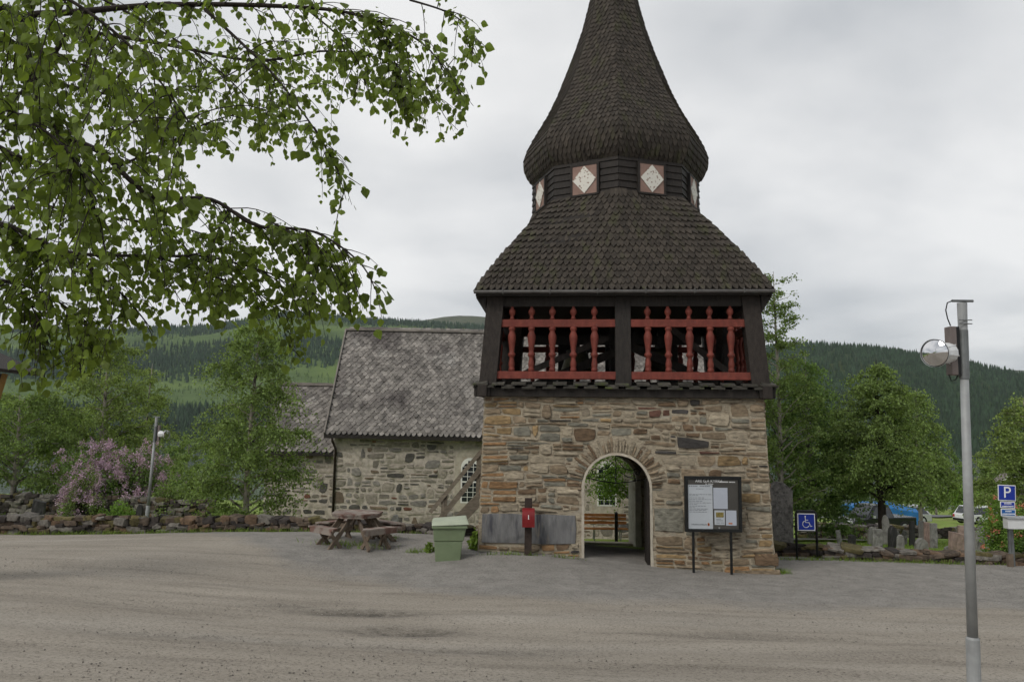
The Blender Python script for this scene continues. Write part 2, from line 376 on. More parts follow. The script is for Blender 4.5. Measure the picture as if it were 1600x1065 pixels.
def Gn(X, Y):
    X = np.asarray(X, float); Y = np.asarray(Y, float); sh = X.shape
    x = X.ravel(); y = Y.ravel()
    d2 = (x[:, None] - CPA[None, :, 0]) ** 2 + (y[:, None] - CPA[None, :, 1]) ** 2
    return (_phi(d2) @ _W[:_n] + _W[_n] + _W[_n + 1] * x + _W[_n + 2] * y).reshape(sh)
def G(x, y): return float(Gn(np.array([x]), np.array([y]))[0])
def on(px, v, Y):
    """point of the ground below/at that picture column and distance"""
    p = at(px, v, Y); return Vector((p.x, Y, G(p.x, Y)))

def smooth_noise(X, Y, seed, scale, octaves=3):
    r = np.random.RandomState(seed); out = np.zeros(np.shape(X)); amp = 1.0
    for o in range(octaves):
        for k in range(4):
            a = r.uniform(0, 2 * math.pi); f = (2 ** o) / scale * r.uniform(0.7, 1.3)
            out = out + amp * np.sin((X * math.cos(a) + Y * math.sin(a)) * f * 2 * math.pi + r.uniform(0, 6.28)) / 4
        amp *= 0.55
    return out

def grid_mesh(name, X, Y, Z, m, attr=None, attr2=None):
    r, c = X.shape; V = np.stack([X, Y, Z], -1).reshape(-1, 3)
    i = np.arange(r * c).reshape(r, c)
    Q = np.stack([i[:-1, :-1], i[:-1, 1:], i[1:, 1:], i[1:, :-1]], -1).reshape(-1, 4)
    me = np_mesh(name, V, Q, m, smooth=True)
    if attr is not None:
        a = me.attributes.new('mask', 'FLOAT', 'POINT'); a.data.foreach_set('value', attr.ravel().astype(np.float32))
    if attr2 is not None:
        a = me.attributes.new('hollow', 'FLOAT', 'POINT'); a.data.foreach_set('value', attr2.ravel().astype(np.float32))
    return me

def yard_edge(X):       # where the gravel stops, under the churchyard walls
    t = np.clip((X + 1.0) / 7.0, 0, 1); t = t * t * (3 - 2 * t)
    return 24.25 * (1 - t) + 21.35 * t

def yard_material():
    m = bpy.data.materials.new('yard_gravel'); m.use_nodes = True; t = m.node_tree; N = t.nodes; L = t.links.new
    b = N['Principled BSDF']; b.inputs['Roughness'].default_value = 0.95; b.inputs['Specular IOR Level'].default_value = 0.15
    g = N.new('ShaderNodeNewGeometry')
    def noise(scale, stretch=(1, 1, 1), det=6, rough=0.6, dist=0.0):
        mp = N.new('ShaderNodeMapping'); mp.inputs['Scale'].default_value = stretch; L(g.outputs['Position'], mp.inputs[0])
        n = N.new('ShaderNodeTexNoise'); n.inputs['Scale'].default_value = scale; n.inputs['Detail'].default_value = det; n.inputs['Roughness'].default_value = rough
        n.inputs['Distortion'].default_value = dist; L(mp.outputs[0], n.inputs['Vector']); return n.outputs[0]
    def ramp(f, p0, c0, p1, c1):
        r = N.new('ShaderNodeValToRGB'); L(f, r.inputs[0]); e = r.color_ramp.elements
        e[0].position = p0; e[1].position = p1
        c0 = c0 if isinstance(c0, tuple) else (c0,) * 3; c1 = c1 if isinstance(c1, tuple) else (c1,) * 3
        e[0].color = (*c0, 1); e[1].color = (*c1, 1); return r.outputs[0]
    def mix(f, a, c, mode='MIX'):
        x = N.new('ShaderNodeMix'); x.data_type = 'RGBA'; x.blend_type = mode
        if isinstance(f, float): x.inputs[0].default_value = f
        else: L(f, x.inputs[0])
        for i, s in ((6, a), (7, c)):
            if isinstance(s, tuple): x.inputs[i].default_value = (*s, 1)
            else: L(s, x.inputs[i])
        return x.outputs[2]
    beige = ramp(noise(0.9, (0.35, 1.1, 1)), 0.3, (0.268, 0.240, 0.200), 0.7, (0.340, 0.308, 0.260))
    streak = ramp(noise(1.5, (0.16, 1.25, 1), 8, 0.66, 0.6), 0.47, 0.0, 0.74, 0.85)     # tyre-swept bands along the road
    gr_ = N.new('ShaderNodeMath'); gr_.operation = 'MULTIPLY'; L(streak, gr_.inputs[0]); L(ramp(noise(24, (1, 1, 1), 4, 0.8), 0.40, 0.2, 0.58, 1.0), gr_.inputs[1])
    beige = mix(gr_.outputs[0], beige, (0.115, 0.098, 0.080))      # coarse grit lies in the bands between the wheel tracks
    fine = ramp(noise(0.5, (0.2, 1.3, 1), 6, 0.6, 0.5), 0.52, 0.0, 0.78, 0.8)
    beige = mix(fine, beige, (0.36, 0.335, 0.295))
    grey = ramp(noise(2.5), 0.3, (0.20, 0.19, 0.173), 0.7, (0.285, 0.27, 0.247))
    at_ = N.new('ShaderNodeAttribute'); at_.attribute_name = 'mask'
    ad = N.new('ShaderNodeMath'); ad.operation = 'MULTIPLY_ADD'; L(noise(0.9, (0.5, 1.2, 1)), ad.inputs[0]); ad.inputs[1].default_value = 0.9; L(at_.outputs['Fac'], ad.inputs[2])
    mk = ramp(ad.outputs[0], 0.68, 0.0, 1.22, 1.0)
    col = mix(mk, beige, grey)
    ah = N.new('ShaderNodeAttribute'); ah.attribute_name = 'hollow'
    hf = N.new('ShaderNodeMath'); hf.operation = 'MULTIPLY'; L(ah.outputs['Fac'], hf.inputs[0]); L(ramp(noise(5), 0.38, 0.35, 0.6, 1.0), hf.inputs[1])
    col = mix(hf.outputs[0], col, (0.105, 0.095, 0.08))      # gravel coloured darker towards the middle of the potholes
    # grit: small darker and paler specks
    sp = ramp(noise(26, (1, 1, 1), 4, 0.75), 0.34, (0.42, 0.40, 0.38), 0.50, (1.0, 1.0, 1.0))
    col = mix(0.9, col, sp, 'MULTIPLY')
    sp2 = ramp(noise(34, (1, 1, 1), 3, 0.7), 0.60, 0.0, 0.72, 0.5)
    col = mix(sp2, col, (0.42, 0.39, 0.35))
    L(col, b.inputs['Base Color'])
    bp = N.new('ShaderNodeBump'); bp.inputs['Strength'].default_value = 0.75; bp.inputs['Distance'].default_value = 0.02
    ax = N.new('ShaderNodeMath'); ax.operation = 'ADD'; L(noise(22, (1, 1, 1), 5, 0.7), ax.inputs[0]); L(noise(3, (0.25, 1.6, 1), 4), ax.inputs[1])
    L(ax.outputs[0], bp.inputs['Height']); L(bp.outputs[0], b.inputs['Normal'])
    return m
def lawn_material():
    m = mat('lawn_grass', (0.165, 0.230, 0.050), 0.95, 0.35, 0.7, 0.9, 9, col2=(0.20, 0.24, 0.07), c2scale=0.25, c2cover=0.5, col3=(0.135, 0.20, 0.04), c3scale=3.0, c3cover=0.56, spec=0.1)
    return m
lawn_m = lawn_material(); yard_m = yard_material()

# gravel yard
xs = np.concatenate([np.linspace(-75, -22, 40), np.linspace(-21, 21, 280), np.linspace(22, 75, 40)])
ts = np.linspace(0, 1, 260) ** 0.85
X, T = np.meshgrid(xs, ts)
YE = yard_edge(X); Yg = -25 + (YE + 25) * T
Z = Gn(X, Yg)
near = np.clip((Yg - 2) / 6, 0, 1)
Z = Z + near * (0.026 * smooth_noise(X * 0.22, Yg, 3, 2.2) + 0.012 * smooth_noise(X, Yg, 5, 1.1, 2))
hollow = np.zeros_like(X)
for (px, v, Y, rx, ry, dep) in [(565, 953, 12.2, 0.85, 0.26, 0.055), (632, 978, 10.8, 0.65, 0.28, 0.06), (450, 945, 12.6, 0.5, 0.2, 0.03), (760, 1010, 9.6, 1.2, 0.2, 0.025), (300, 1000, 9.7, 1.4, 0.22, 0.022), (1150, 985, 11, 1.0, 0.2, 0.02)]:   # potholes
    p = at(px, v, Y)
    gsh = np.exp(-((X - p.x) / rx) ** 2 - ((Yg - p.y) / ry) ** 2); Z -= dep * gsh; hollow = np.maximum(hollow, np.clip(gsh ** .7 * dep / .042, 0, 1))
bx = np.array([-40, -14, -9, -4.5, -1.5, 1.0, 4.0, 8.0, 40]); by = np.array([26, 25.5, 23.0, 17.2, 15.1, 14.4, 14.3, 14.6, 14.4])
edge = np.interp(X, bx, by)
mask = np.clip((Yg - edge) / 3.4 + 0.5, 0, 1)
# dirt thrown out along the track on the left stays beige; gravel elsewhere
yard = place('gravel_yard', grid_mesh('gravel_yard', X, Yg, Z, yard_m, mask, hollow)); tag(yard, 'worn beige gravel yard with tyre bands and grey gravel by the tower', kind='structure')

# lawn / hillside down to the lake
xs = np.concatenate([np.linspace(-700, -90, 30), np.linspace(-80, -25, 40), np.linspace(-24, 24, 130), np.linspace(25, 80, 50), np.linspace(90, 700, 30)])
ts = np.concatenate([np.linspace(0, 0.12, 70), np.linspace(0.125, 1, 60)])
X, T = np.meshgrid(xs, ts)
Yl = (yard_edge(X) - 0.35) + T * 380
Z = Gn(np.clip(X, -300, 300), Yl) - 0.05 + 0.05 * smooth_noise(X, Yl, 8, 6.0) * np.clip((Yl - 24) / 10, 0, 1)
lawn = place('lawn', grid_mesh('lawn', X, Yl, Z, lawn_m)); tag(lawn, 'green churchyard grass sloping down to the lake', kind='structure')

def strip(name, pts, width, m, label, dz=0.03):
    V = []; Q = []
    pts = [Vector((p[0], p[1], 0)) for p in pts]; dense = []
    for a, b in zip(pts[:-1], pts[1:]):
        n = max(2, int((b - a).length / 1.0))
        dense += [a.lerp(b, k / n) for k in range(n)]
    dense.append(pts[-1])
    for i, p in enumerate(dense):
        t = (dense[min(i + 1, len(dense) - 1)] - dense[max(i - 1, 0)]).normalized(); s = Vector((t.y, -t.x, 0))
        for k in range(-3, 4):
            q = p + s * (width * k / 6); V.append((q.x, q.y, G(q.x, q.y) + dz))
    for i in range(len(dense) - 1):
        for k in range(6): Q.append((i * 7 + k, i * 7 + k + 1, i * 7 + k + 8, i * 7 + k + 7))
    o = place(name, np_mesh(name, np.array(V), np.array(Q), m, smooth=True)); tag(o, label, kind='structure'); return o
a = on(1265, 846, 27.5); b = on(1330, 843, 28); c = on(1352, 840, 30); d = on(1120, 850, 27)
strip('gravel_path', [d, a, b, c], 0.9, M['path_gravel'], 'pale gravel path crossing the churchyard grass')
a = on(1250, 810, 80); b = on(1440, 806, 82); c = on(1510, 799, 92); d = on(1680, 800, 95)
strip('road', [(-60, 74), a, b, c, d], 4.0, M['asphalt'], 'narrow grey road beyond the churchyard', 0.06)

# lake
water = mat('lake_water', (0.10, 0.11, 0.115), 0.10, 0.1, 0.05, spec=0.5)
V = np.array([(-6000, 150, -25), (6000, 150, -25), (6000, 7000, -25), (-6000, 7000, -25)], float)
lake = place('lake', np_mesh('lake', V, np.array([[0, 1, 2, 3]]), water)); tag(lake, 'calm pale lake below the hills', kind='structure')

# hills beyond the lake: skyline read in picture columns, surface a real slope from shore to ridge
def hill_mat(name, c1, c2, c3):
    return mat(name, c1, 0.95, 0.3, 0.004, 0.0, col2=c2, c2scale=0.0035, c2cover=0.52, col3=c3, c3scale=0.0016, c3cover=0.60, spec=0.05)
def make_hill(name, label, px0, px1, sky_px, sky_v, y_shore, y_ridge, m, seed, noise_amp, npx=220, nt_=60, expo=0.9):
    pxs = np.linspace(px0, px1, npx); tt = np.linspace(0, 1.25, nt_)
    P, T = np.meshgrid(pxs, tt)
    v = np.interp(P, sky_px, sky_v); P, v = 800.0 + (P - 800) * math.cos(ROLL) + (v - 532.5) * math.sin(ROLL), 532.5 - (P - 800) * math.sin(ROLL) + (v - 532.5) * math.cos(ROLL)
    ys = np.interp(P, [px0, px1], y_shore) if hasattr(y_shore, '__len__') else y_shore
    Y = ys + (y_ridge - ys) * T
    ang = np.arctan((532.5 - v) / F) + PITCH
    zr = ZC + y_ridge * np.tan(ang)
    tc_ = np.clip(T, 0, 1)
    prof = (tc_ ** expo) * 0.55 + 0.45 * (tc_ * tc_ * (3 - 2 * tc_))
    Z = -25.5 + (zr + 25.5) * prof
    Z = np.where(T > 1, zr - (T - 1) * 0.9 * (zr + 25), Z)
    X = (P - 800) / F * Y * math.cos(PITCH) + 0 * Z
    X = (P - 800) / F * (Y * math.cos(PITCH) + (Z - ZC) * math.sin(PITCH))
    Z = Z + noise_amp * smooth_noise(X, Y, seed, 900, 3) * np.sin(np.clip(T, 0, 1) * math.pi) 
    o = place(name, grid_mesh(name, X, Y, Z, m)); tag(o, label, kind='structure')
    return P, T, X, Y, Z
def cone_forest(name, label, X, Y, Z, n, dens, hmin, hmax, m, seed):
    r = np.random.RandomState(seed); R, C = X.shape
    i = r.uniform(0, R - 1.001, n * 3); j = r.uniform(0, C - 1.001, n * 3)
    i0 = i.astype(int); j0 = j.astype(int); fi = i - i0; fj = j - j0
    def bil(A): return (A[i0, j0] * (1 - fi) * (1 - fj) + A[i0 + 1, j0] * fi * (1 - fj) + A[i0, j0 + 1] * (1 - fi) * fj + A[i0 + 1, j0 + 1] * fi * fj)
    x, y, z = bil(X), bil(Y), bil(Z)
    keep = r.uniform(0, 1, len(x)) < dens(x, y, z, i / (R - 1) * 1.25)
    x, y, z = x[keep][:n], y[keep][:n], z[keep][:n]; n = len(x)
    h = r.uniform(hmin, hmax, n) * r.uniform(0.75, 1.1, n); w = h * r.uniform(0.16, 0.24, n)
    ph = r.uniform(0, 6.28, n)
    ns = 5; V = np.zeros((n, 2 * ns + 2, 3)); 
    for k in range(ns):
        a = ph + 2 * math.pi * k / ns
        V[:, k] = np.stack([x + w * np.cos(a), y + w * np.sin(a), z - 0.5 + 0 * h], -1)
        V[:, ns + k] = np.stack([x + 0.62 * w * np.cos(a + .6), y + 0.62 * w * np.sin(a + .6), z + 0.42 * h], -1)
    V[:, 2 * ns] = np.stack([x, y, z + 0.62 * h], -1); V[:, 2 * ns + 1] = np.stack([x + 0.02 * h * r.uniform(-1, 1, n), y, z + h], -1)
    Tm = []
    for k in range(ns):
        Tm.append((k, (k + 1) % ns, 2 * ns)); Tm.append((ns + k, ns + (k + 1) % ns, 2 * ns + 1))
    Tm = np.array(Tm); Q = (np.arange(n)[:, None, None] * (2 * ns + 2) + Tm[None]).reshape(-1, 3)
    o = place(name, np_mesh(name, V.reshape(-1, 3), Q, m)); tag(o, label, 'forest', kind='stuff')
    return o
hm_l = hill_mat('hill_heath', (0.075, 0.112, 0.040), (0.115, 0.165, 0.050), (0.050, 0.080, 0.035))
hm_r = hill_mat('hill_forest_floor', (0.035, 0.058, 0.028), (0.04, 0.055, 0.022), (0.025, 0.04, 0.02))
hm_f = hill_mat('fell', (0.085, 0.095, 0.065), (0.10, 0.11, 0.07), (0.07, 0.08, 0.06))
# far bare fell
make_hill('far_fell', 'bare grey green fell on the far skyline', -1500, 3000, [-1500, -200, 200, 420, 560, 640, 690, 725, 760, 900, 1200, 3000],
          [525, 520, 530, 530, 520, 503, 494, 491, 494, 500, 560, 640], 5200, 6500, hm_f, 31, 6, 200, 24)
PL, TL, XL, YL, ZL = make_hill('hill', 'green and wooded hillside across the lake on the left', -1500, 1150, [-1500, -600, -200, 0, 120, 220, 330, 385, 440, 500, 560, 640, 700, 760, 900, 1150],
          [500, 505, 512, 516, 514, 513, 509, 499, 487, 490, 497, 502, 507, 512, 530, 580], 1130, 3000, hm_l, 11, 14)
PR, TR, XR, YR, ZR = make_hill('wooded_hill', 'dark spruce covered hill across the lake on the right', 1000, 3300, [1000, 1080, 1180, 1270, 1330, 1400, 1500, 1600, 1750, 2000, 2500, 3300],
          [600, 570, 545, 540, 543, 550, 566, 588, 615, 630, 620, 600], [760, 900], 1750, hm_r, 12, 6)
def dens_l(x, y, z, t):
    n = smooth_noise(x, y, 21, 750, 3); band = np.sin(t * 15.0 + 0.9 + 0.5 * smooth_noise(x, y, 22, 1500, 2))
    d = np.clip(0.9 * band + 0.75 * n + 0.45, 0.0, 1)
    d = np.where(t < 0.14, 0.9, d)
    return np.where(t > 0.86, 0.03, d) * (t < 1.0)
def dens_r(x, y, z, t): return np.clip(1.0 + 0.25 * smooth_noise(x, y, 23, 300, 2), 0.55, 1) * (t < 1.06)
cone_forest('conifer_forest', 'patches of dark conifers on the left hillside', XL, YL, ZL, 34000, dens_l, 13, 22, M['conifer'], 1)
cone_forest('birch_forest', 'paler broadleaf woods low on the left hillside', XL, YL, ZL, 9000, lambda x, y, z, t: (t < 0.34) * 0.6 * (smooth_noise(x, y, 25, 600, 2) > -0.1), 7, 13, M['conifer_light'], 3)
cone_forest('spruce_forest', 'dense spruces covering the right hill to its skyline', XR, YR, ZR, 30000, dens_r, 9, 17, M['conifer'], 2)
cone_forest('scrub', 'scattered birch scrub on the open left hillside', XL, YL, ZL, 15000, lambda x, y, z, t: (t < 0.97) * np.clip(0.45 + 0.5 * smooth_noise(x, y, 26, 260, 3), 0.02, 1), 4, 9, M['conifer_light'], 5)

# ------------------------------------------------------------------ masonry layout
def course_layout(s0, s1, h0, h1, rh, rw, rng, breaks=None, amp=0.03, gap=0.012, tall=0.14, split=0.3, rnd=0.07):
    hs = [h0]
    while hs[-1] < h1 - rh[0] * 0.6:
        hs.append(min(h1, hs[-1] + rng.uniform(*rh)))
    hs[-1] = h1
    K = len(hs)
    ph = [(rng.uniform(0, 6), rng.uniform(0, 6), rng.uniform(0.8, 1.4), rng.uniform(2.0, 3.4)) for _ in range(K)]
    def bnd(k, s):
        if k == 0 or k == K - 1: return hs[k]
        p = ph[k]; return hs[k] + amp * (math.sin(s * p[2] + p[0]) + 0.6 * math.sin(s * p[3] + p[1]))
    taken = [[] for _ in range(K)]
    out = []
    for k in range(K - 1):
        hm = (hs[k] + hs[k + 1]) / 2
        blocked = list(taken[k]) + (breaks(hs[k], hs[k + 1]) if breaks else [])
        blocked = sorted([b for b in blocked if b[1] > s0 and b[0] < s1]); free = []; c = s0
        for a, b in blocked:
            if a > c: free.append((c, a))
            c = max(c, b)
        if c < s1: free.append((c, s1))
        for a, b in free:
            s = a
            while s < b - 0.02:
                w = rng.uniform(*rw) * (0.75 + 0.9 * rng.random() ** 2); e = s + w
                if b - e < rw[0] * 0.7: e = b
                kt = k + 1
                if rng.random() < tall and k + 2 < K and e - s > rw[0]:
                    ok = all(x1 <= s or x0 >= e for x0, x1 in taken[k + 1])
                    if ok and breaks: ok = all(x1 <= s or x0 >= e for x0, x1 in breaks(hs[k + 1], hs[k + 2]))
                    if ok: taken[k + 1].append((s, e)); kt = k + 2
                lo = lambda u: bnd(k, u); hi = lambda u, kt=kt: bnd(kt, u)
                subs = [(lo, hi)]
                if hi((s + e) / 2) - lo((s + e) / 2) > 0.13 and rng.random() < split:
                    f = rng.uniform(0.35, 0.65); mid = lambda u, f=f, lo=lo, hi=hi: lo(u) * (1 - f) + hi(u) * f
                    subs = [(lo, mid), (mid, hi)]
                for L_, H_ in subs:
                    hgt = H_((s + e) / 2) - L_((s + e) / 2)
                    if hgt < 0.03: continue
                    g = gap * rng.uniform(0.6, 1.5); n = 4 if e - s > 0.35 else 3
                    sk = rng.uniform(-0.25, 0.25) * hgt; sk2 = rng.uniform(-0.25, 0.25) * hgt
                    bot = []; top = []
                    for q in range(n):
                        u = q / (n - 1); pull = rnd * hgt * rng.uniform(0.3, 1.3) if q in (0, n - 1) else 0
                        xb = s + g + (e - s - 2 * g) * u; xt = xb
                        if q == 0: xb += max(0, sk); xt += max(0, -sk)
                        if q == n - 1: xb -= max(0, sk2); xt -= max(0, -sk2)
                        bot.append((xb, L_(min(max(xb, s), e)) + g + pull + rng.uniform(-.1, .14) * 0.4 * hgt * (0.3 if q in (0, n - 1) else 1)))
                        top.append((xt, H_(min(max(xt, s), e)) - g - pull - rng.uniform(-.1, .14) * 0.4 * hgt * (0.3 if q in (0, n - 1) else 1)))
                    mid_l = (s + g, (bot[0][1] + top[0][1]) / 2); mid_r = (e - g, (bot[-1][1] + top[-1][1]) / 2)
                    out.append(bot + [mid_r] + top[::-1] + [mid_l])
                s = e
    return out
def area(p): return 0.5 * abs(sum(p[i][0] * p[(i + 1) % len(p)][1] - p[(i + 1) % len(p)][0] * p[i][1] for i in range(len(p))))

# ------------------------------------------------------------------ bell tower
TX, TY = 3.02, 22.0
YAW = math.radians(5.5)
LEAN = 0.004
def lean(p): return (p[0] - LEAN * p[2], p[1], p[2])      # the old timber leans a little
SZ = zat(621, 18.63)            # top of the masonry
def half(h): return 3.475 - 0.0290 * h
tower = thing('bell_tower', 'timber bell tower with shingled spire and red balusters on an arched rubble stone base', 'bell tower', (TX, TY, 0), -YAW)
def face_fn(k):
    a = k * math.pi / 2; ca, sa = math.cos(a), math.sin(a)
    def fn(s, h, d):
        w = half(h); x = s * w / 3.475; y = -w - d
        return lean((TX + x * ca - y * sa, TY + x * sa + y * ca, h)) if k else lean((TX + x, TY + y, h))
    return fn
front = face_fn(0); back = face_fn(2)
ACX, AR, ASP = -0.14, 0.79, 1.86          # front arch: centre, radius, springing height
BCX = -0.25                                # the churchyard arch stands further right
ZB = -1.2
def arch_poly(cx, r, sp, zb, zt, n=20, W=3.475):
    P = [(-W, zb), (cx - r, zb), (cx - r, sp)]
    P += [(cx - r * math.cos(math.pi * i / n), sp + r * math.sin(math.pi * i / n)) for i in range(1, n)]
    P += [(cx + r, sp), (cx + r, zb), (W, zb), (W, zt), (-W, zt)]
    return P
def core(name, cx, r, sp, y0, y1, mi_open, mats):
    """slice of the masonry body with its own arched opening, from local depth y0 to y1"""
    P = arch_poly(cx, r, sp, ZB, SZ); n = len(P)
    def fn(s, h, y):
        w = half(h)
        x = s * w / 3.475 if abs(s) > 3.4 else s
        yy = -w if y == -99 else (w if y == 99 else y)
        return lean((TX + x, TY + yy, h))
    vs = [fn(a, b, y0) for a, b in P] + [fn(a, b, y1) for a, b in P]
    m = MB(); m.add(vs, [tuple(range(n - 1, -1, -1)), tuple(range(n, 2 * n))])
    for i in range(n):
        j = (i + 1) % n
        m.add([vs[i], vs[j], vs[n + j], vs[n + i]], [(3, 2, 1, 0)], mi_open if 1 <= i < n - 4 else 0)
    return m.build(name, mats, tower)
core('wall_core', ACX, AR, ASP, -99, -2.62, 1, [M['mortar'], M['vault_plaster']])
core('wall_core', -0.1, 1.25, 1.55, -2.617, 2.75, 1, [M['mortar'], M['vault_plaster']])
core('wall_core', BCX, 1.02, 1.45, 2.753, 99, 1, [M['mortar'], M['whitewash']])
for sx in (-1, 1):                         # splayed whitewashed jambs of the churchyard arch
    m = MB(); m.beam((TX + BCX + sx * 0.98, TY + 2.75, 0.55), (TX + BCX + sx * 0.80, TY + 3.44, 0.55), 0.10, 2.1); m.build('splayed_jamb', M['whitewash'], tower)

rng = random.Random(7)
names = [n for n, c in STONES]
def pick(s, h, rng, quoin=True):
    if quoin and s < -2.75 and rng.random() < 0.8: return rng.choice(['stone_rust', 'stone_ochre', 'stone_rust', 'stone_tan'])
    if s > 2.2: return rng.choices(names, [6, 8, 1.5, 1.5, 1.5, .3, .1, 2.5])[0]
    if h < 0.7: return rng.choices(names, [3, 2, 3, 4, 2, 2, .5, 4])[0]
    return rng.choices(names, [7, 8, .9, 3.5, 5, 1.0, .35, 1.0])[0]
SLAB = (-3.40, -1.12, 0.52, 1.22)
def breaks(h0, h1):
    out = []; hm = (h0 + h1) / 2
    if h0 < ASP: out.append((ACX - AR - 0.10, ACX + AR + 0.10))
    else:
        ro = AR + 0.42
        if h0 - ASP < ro:
            dx = math.sqrt(max(0, ro * ro - (max(h0, ASP) - ASP) ** 2)); out.append((ACX - dx, ACX + dx))
    if h1 > SLAB[2] + .04 and h0 < SLAB[3] - .04: out.append((SLAB[0] - .05, SLAB[1] + .04))
    if h1 > 0.85 and h0 < 1.45: out.append((0.72, 1.45))
    return out
lay = course_layout(-3.475, 3.475, -0.5, SZ - 0.01, (0.08, 0.22), (0.20, 0.62), rng, breaks, amp=0.045, gap=0.011, tall=0.16, split=0.36)
lay = [p for p in lay if area(p) > 0.003]
for i in range(46):                       # voussoirs
    a0 = -0.06 + (math.pi + 0.12) * i / 46; a1 = -0.06 + (math.pi + 0.12) * (i + 1) / 46 - 0.012
    r1 = AR + rng.uniform(0.26, 0.46); r0 = AR + 0.05
    am = (a0 + a1) / 2
    lay.append([(ACX - r * math.cos(a), ASP + r * math.sin(a)) for r, a in ((r0, a0), (r1, a0), (r1 + rng.uniform(0, .04), am), (r1 - rng.uniform(0, .05), a1), (r0, a1))][::-1])
vis = []
for p in lay:
    c = (sum(q[0] for q in p) / len(p), sum(q[1] for q in p) / len(p))
    vis.append((area(p) if c[1] > -0.3 else 0, p, c))
vis.sort(key=lambda t: -t[0])
rub = MB(); smats = [M[n] for n in names]
for i, (ar, p, c) in enumerate(vis):
    mn = pick(c[0], c[1], rng)
    if ASP < c[1] < ASP + 1.3 and math.hypot(c[0] - ACX, c[1] - ASP) < AR + 0.36 : mn = rng.choice(['stone_tan', 'stone_beige', 'stone_brown', 'stone_beige', 'stone_tan', 'stone_grey'])
    d = rng.uniform(0.008, 0.055)
    if i < 297:
        m = MB(); m.stone(p, front, d, rng); m.build('stone', M[mn], tower, centre=True)
    else: rub.stone(p, front, d, rng, names.index(mn))
tag(rub.build('small_stones', smats, tower), kind='stuff')
def slab(s0, s1, h0, h1, m, d):
    b = MB(); n = 6
    poly = [(s0 + (s1 - s0) * k / n, h0 + rng.uniform(-.015, .02)) for k in range(n + 1)] + [(s1 + .02, (h0 + h1) / 2)] + \
           [(s1 - (s1 - s0) * k / n - 0.01, h1 + rng.uniform(-.02, .015)) for k in range(n + 1)] + [(s0 - .01, (h0 + h1) / 2)]
    b.stone(poly, front, d, rng); o = b.build('slab', M[m], tower, centre=True); return o
tag(slab(*SLAB, 'slab_grey', 0.045), 'big grey streaked slate slab low in the wall')
slab(0.74, 1.43, 0.87, 1.44, 'stone_grey', 0.03)
slab(3.02, 3.56, 0.16, 0.44, 'stone_brown', 0.06); slab(2.55, 3.60, -0.45, 0.08, 'stone_tan', 0.05)
for k in (1, 2, 3):                       # the other three faces
    rb = MB(); fn = face_fn(k)
    brk = (lambda h0, h1: [(-BCX - 0.9, -BCX + 0.9)] if h0 < 2.5 else []) if k == 2 else None
    for p in course_layout(-3.475, 3.475, -1.0, SZ - 0.01, (0.14, 0.28), (0.28, 0.62), rng, brk, amp=0.03):
        c = (sum(q[0] for q in p) / len(p), sum(q[1] for q in p) / len(p))
        rb.stone(p, fn, rng.uniform(.01, .035), rng, names.index(pick(c[0], c[1], rng, False)))
    tag(rb.build('rubble_face', smats, tower), kind='stuff')
# plaster lip round the front arch and the churchyard arch
def lip(cx, r, sp, zb, y, th, w, m):
    b = MB(); pts = [(cx - r, zb)] + [(cx - r, zb + (sp - zb) * k / 5) for k in range(1, 6)] + \
        [(cx - r * math.cos(math.pi * i / 18), sp + r * math.sin(math.pi * i / 18)) for i in range(1, 18)] + [(cx + r, sp - (sp - zb) * k / 5) for k in range(0, 6)]
    ring = []
    for i, (x, h) in enumerate(pts):
        if h <= sp: nx, nz = (-1 if x < cx else 1), 0
        else: nx, nz = (x - cx) / r, (h - sp) / r
        ww = w * rng.uniform(0.75, 1.25)
        hy = y if y is not None else -half(h)
        ring.append([(TX + x - nx * 0.012, TY + hy - th, h + -nz * 0.012), (TX + x + nx * ww, TY + hy - th * 0.8, h + nz * ww),
                     (TX + x + nx * ww, TY + hy + 0.05, h + nz * ww), (TX + x - nx * 0.012, TY + hy + 0.30, h - nz * 0.012)])
    vs = [lean(p) for r4 in ring for p in r4]
    fs = [(i * 4 + k, i * 4 + (k + 1) % 4, i * 4 + 4 + (k + 1) % 4, i * 4 + 4 + k) for i in range(len(ring) - 1) for k in range(4)]
    b.add(vs, fs); return b.build('arch_plaster', m, tower)
lip(ACX, AR, ASP, -0.25, None, 0.022, 0.045, M['plaster'])
lip(BCX, 1.02, 1.45, -0.6, 2.74, 0.03, 0.10, M['whitewash'])
fl = MB()                                  # sloping passage floor in slabs
y0 = -3.35; k = 0
while y0 < 3.5:
    L_ = rng.uniform(0.6, 1.0); xx = -1.4
    while xx < 1.5:
        w = rng.uniform(0.6, 1.1); zc_ = 0.02 - (y0 + 3.5) * 0.078
        m = MB(); m.box((TX + xx + w / 2, TY + y0 + L_ / 2, zc_ - 0.1), (w - 0.02, L_ - 0.02, 0.2), Matrix.Rotation(-0.078, 3, 'X')); m.build('floor_slab', M['floor_slab'], tower, centre=True, bevel=0.01)
        xx += w
    y0 += L_
m = MB(); m.box((TX + BCX, TY + 3.18, -0.42), (1.75, 0.35, 0.14)); tag(m.build('threshold', M['plaster'], tower, bevel=0.015), 'pale worn threshold of the churchyard arch')
m = MB(); m.box((TX + ACX + AR - 0.05, TY - 2.95, 1.0), (0.07, 0.86, 2.1)); m.build('dark_reveal_panel', M['tarred_wood'], tower)  # dark upright panel along the right reveal of the front arch
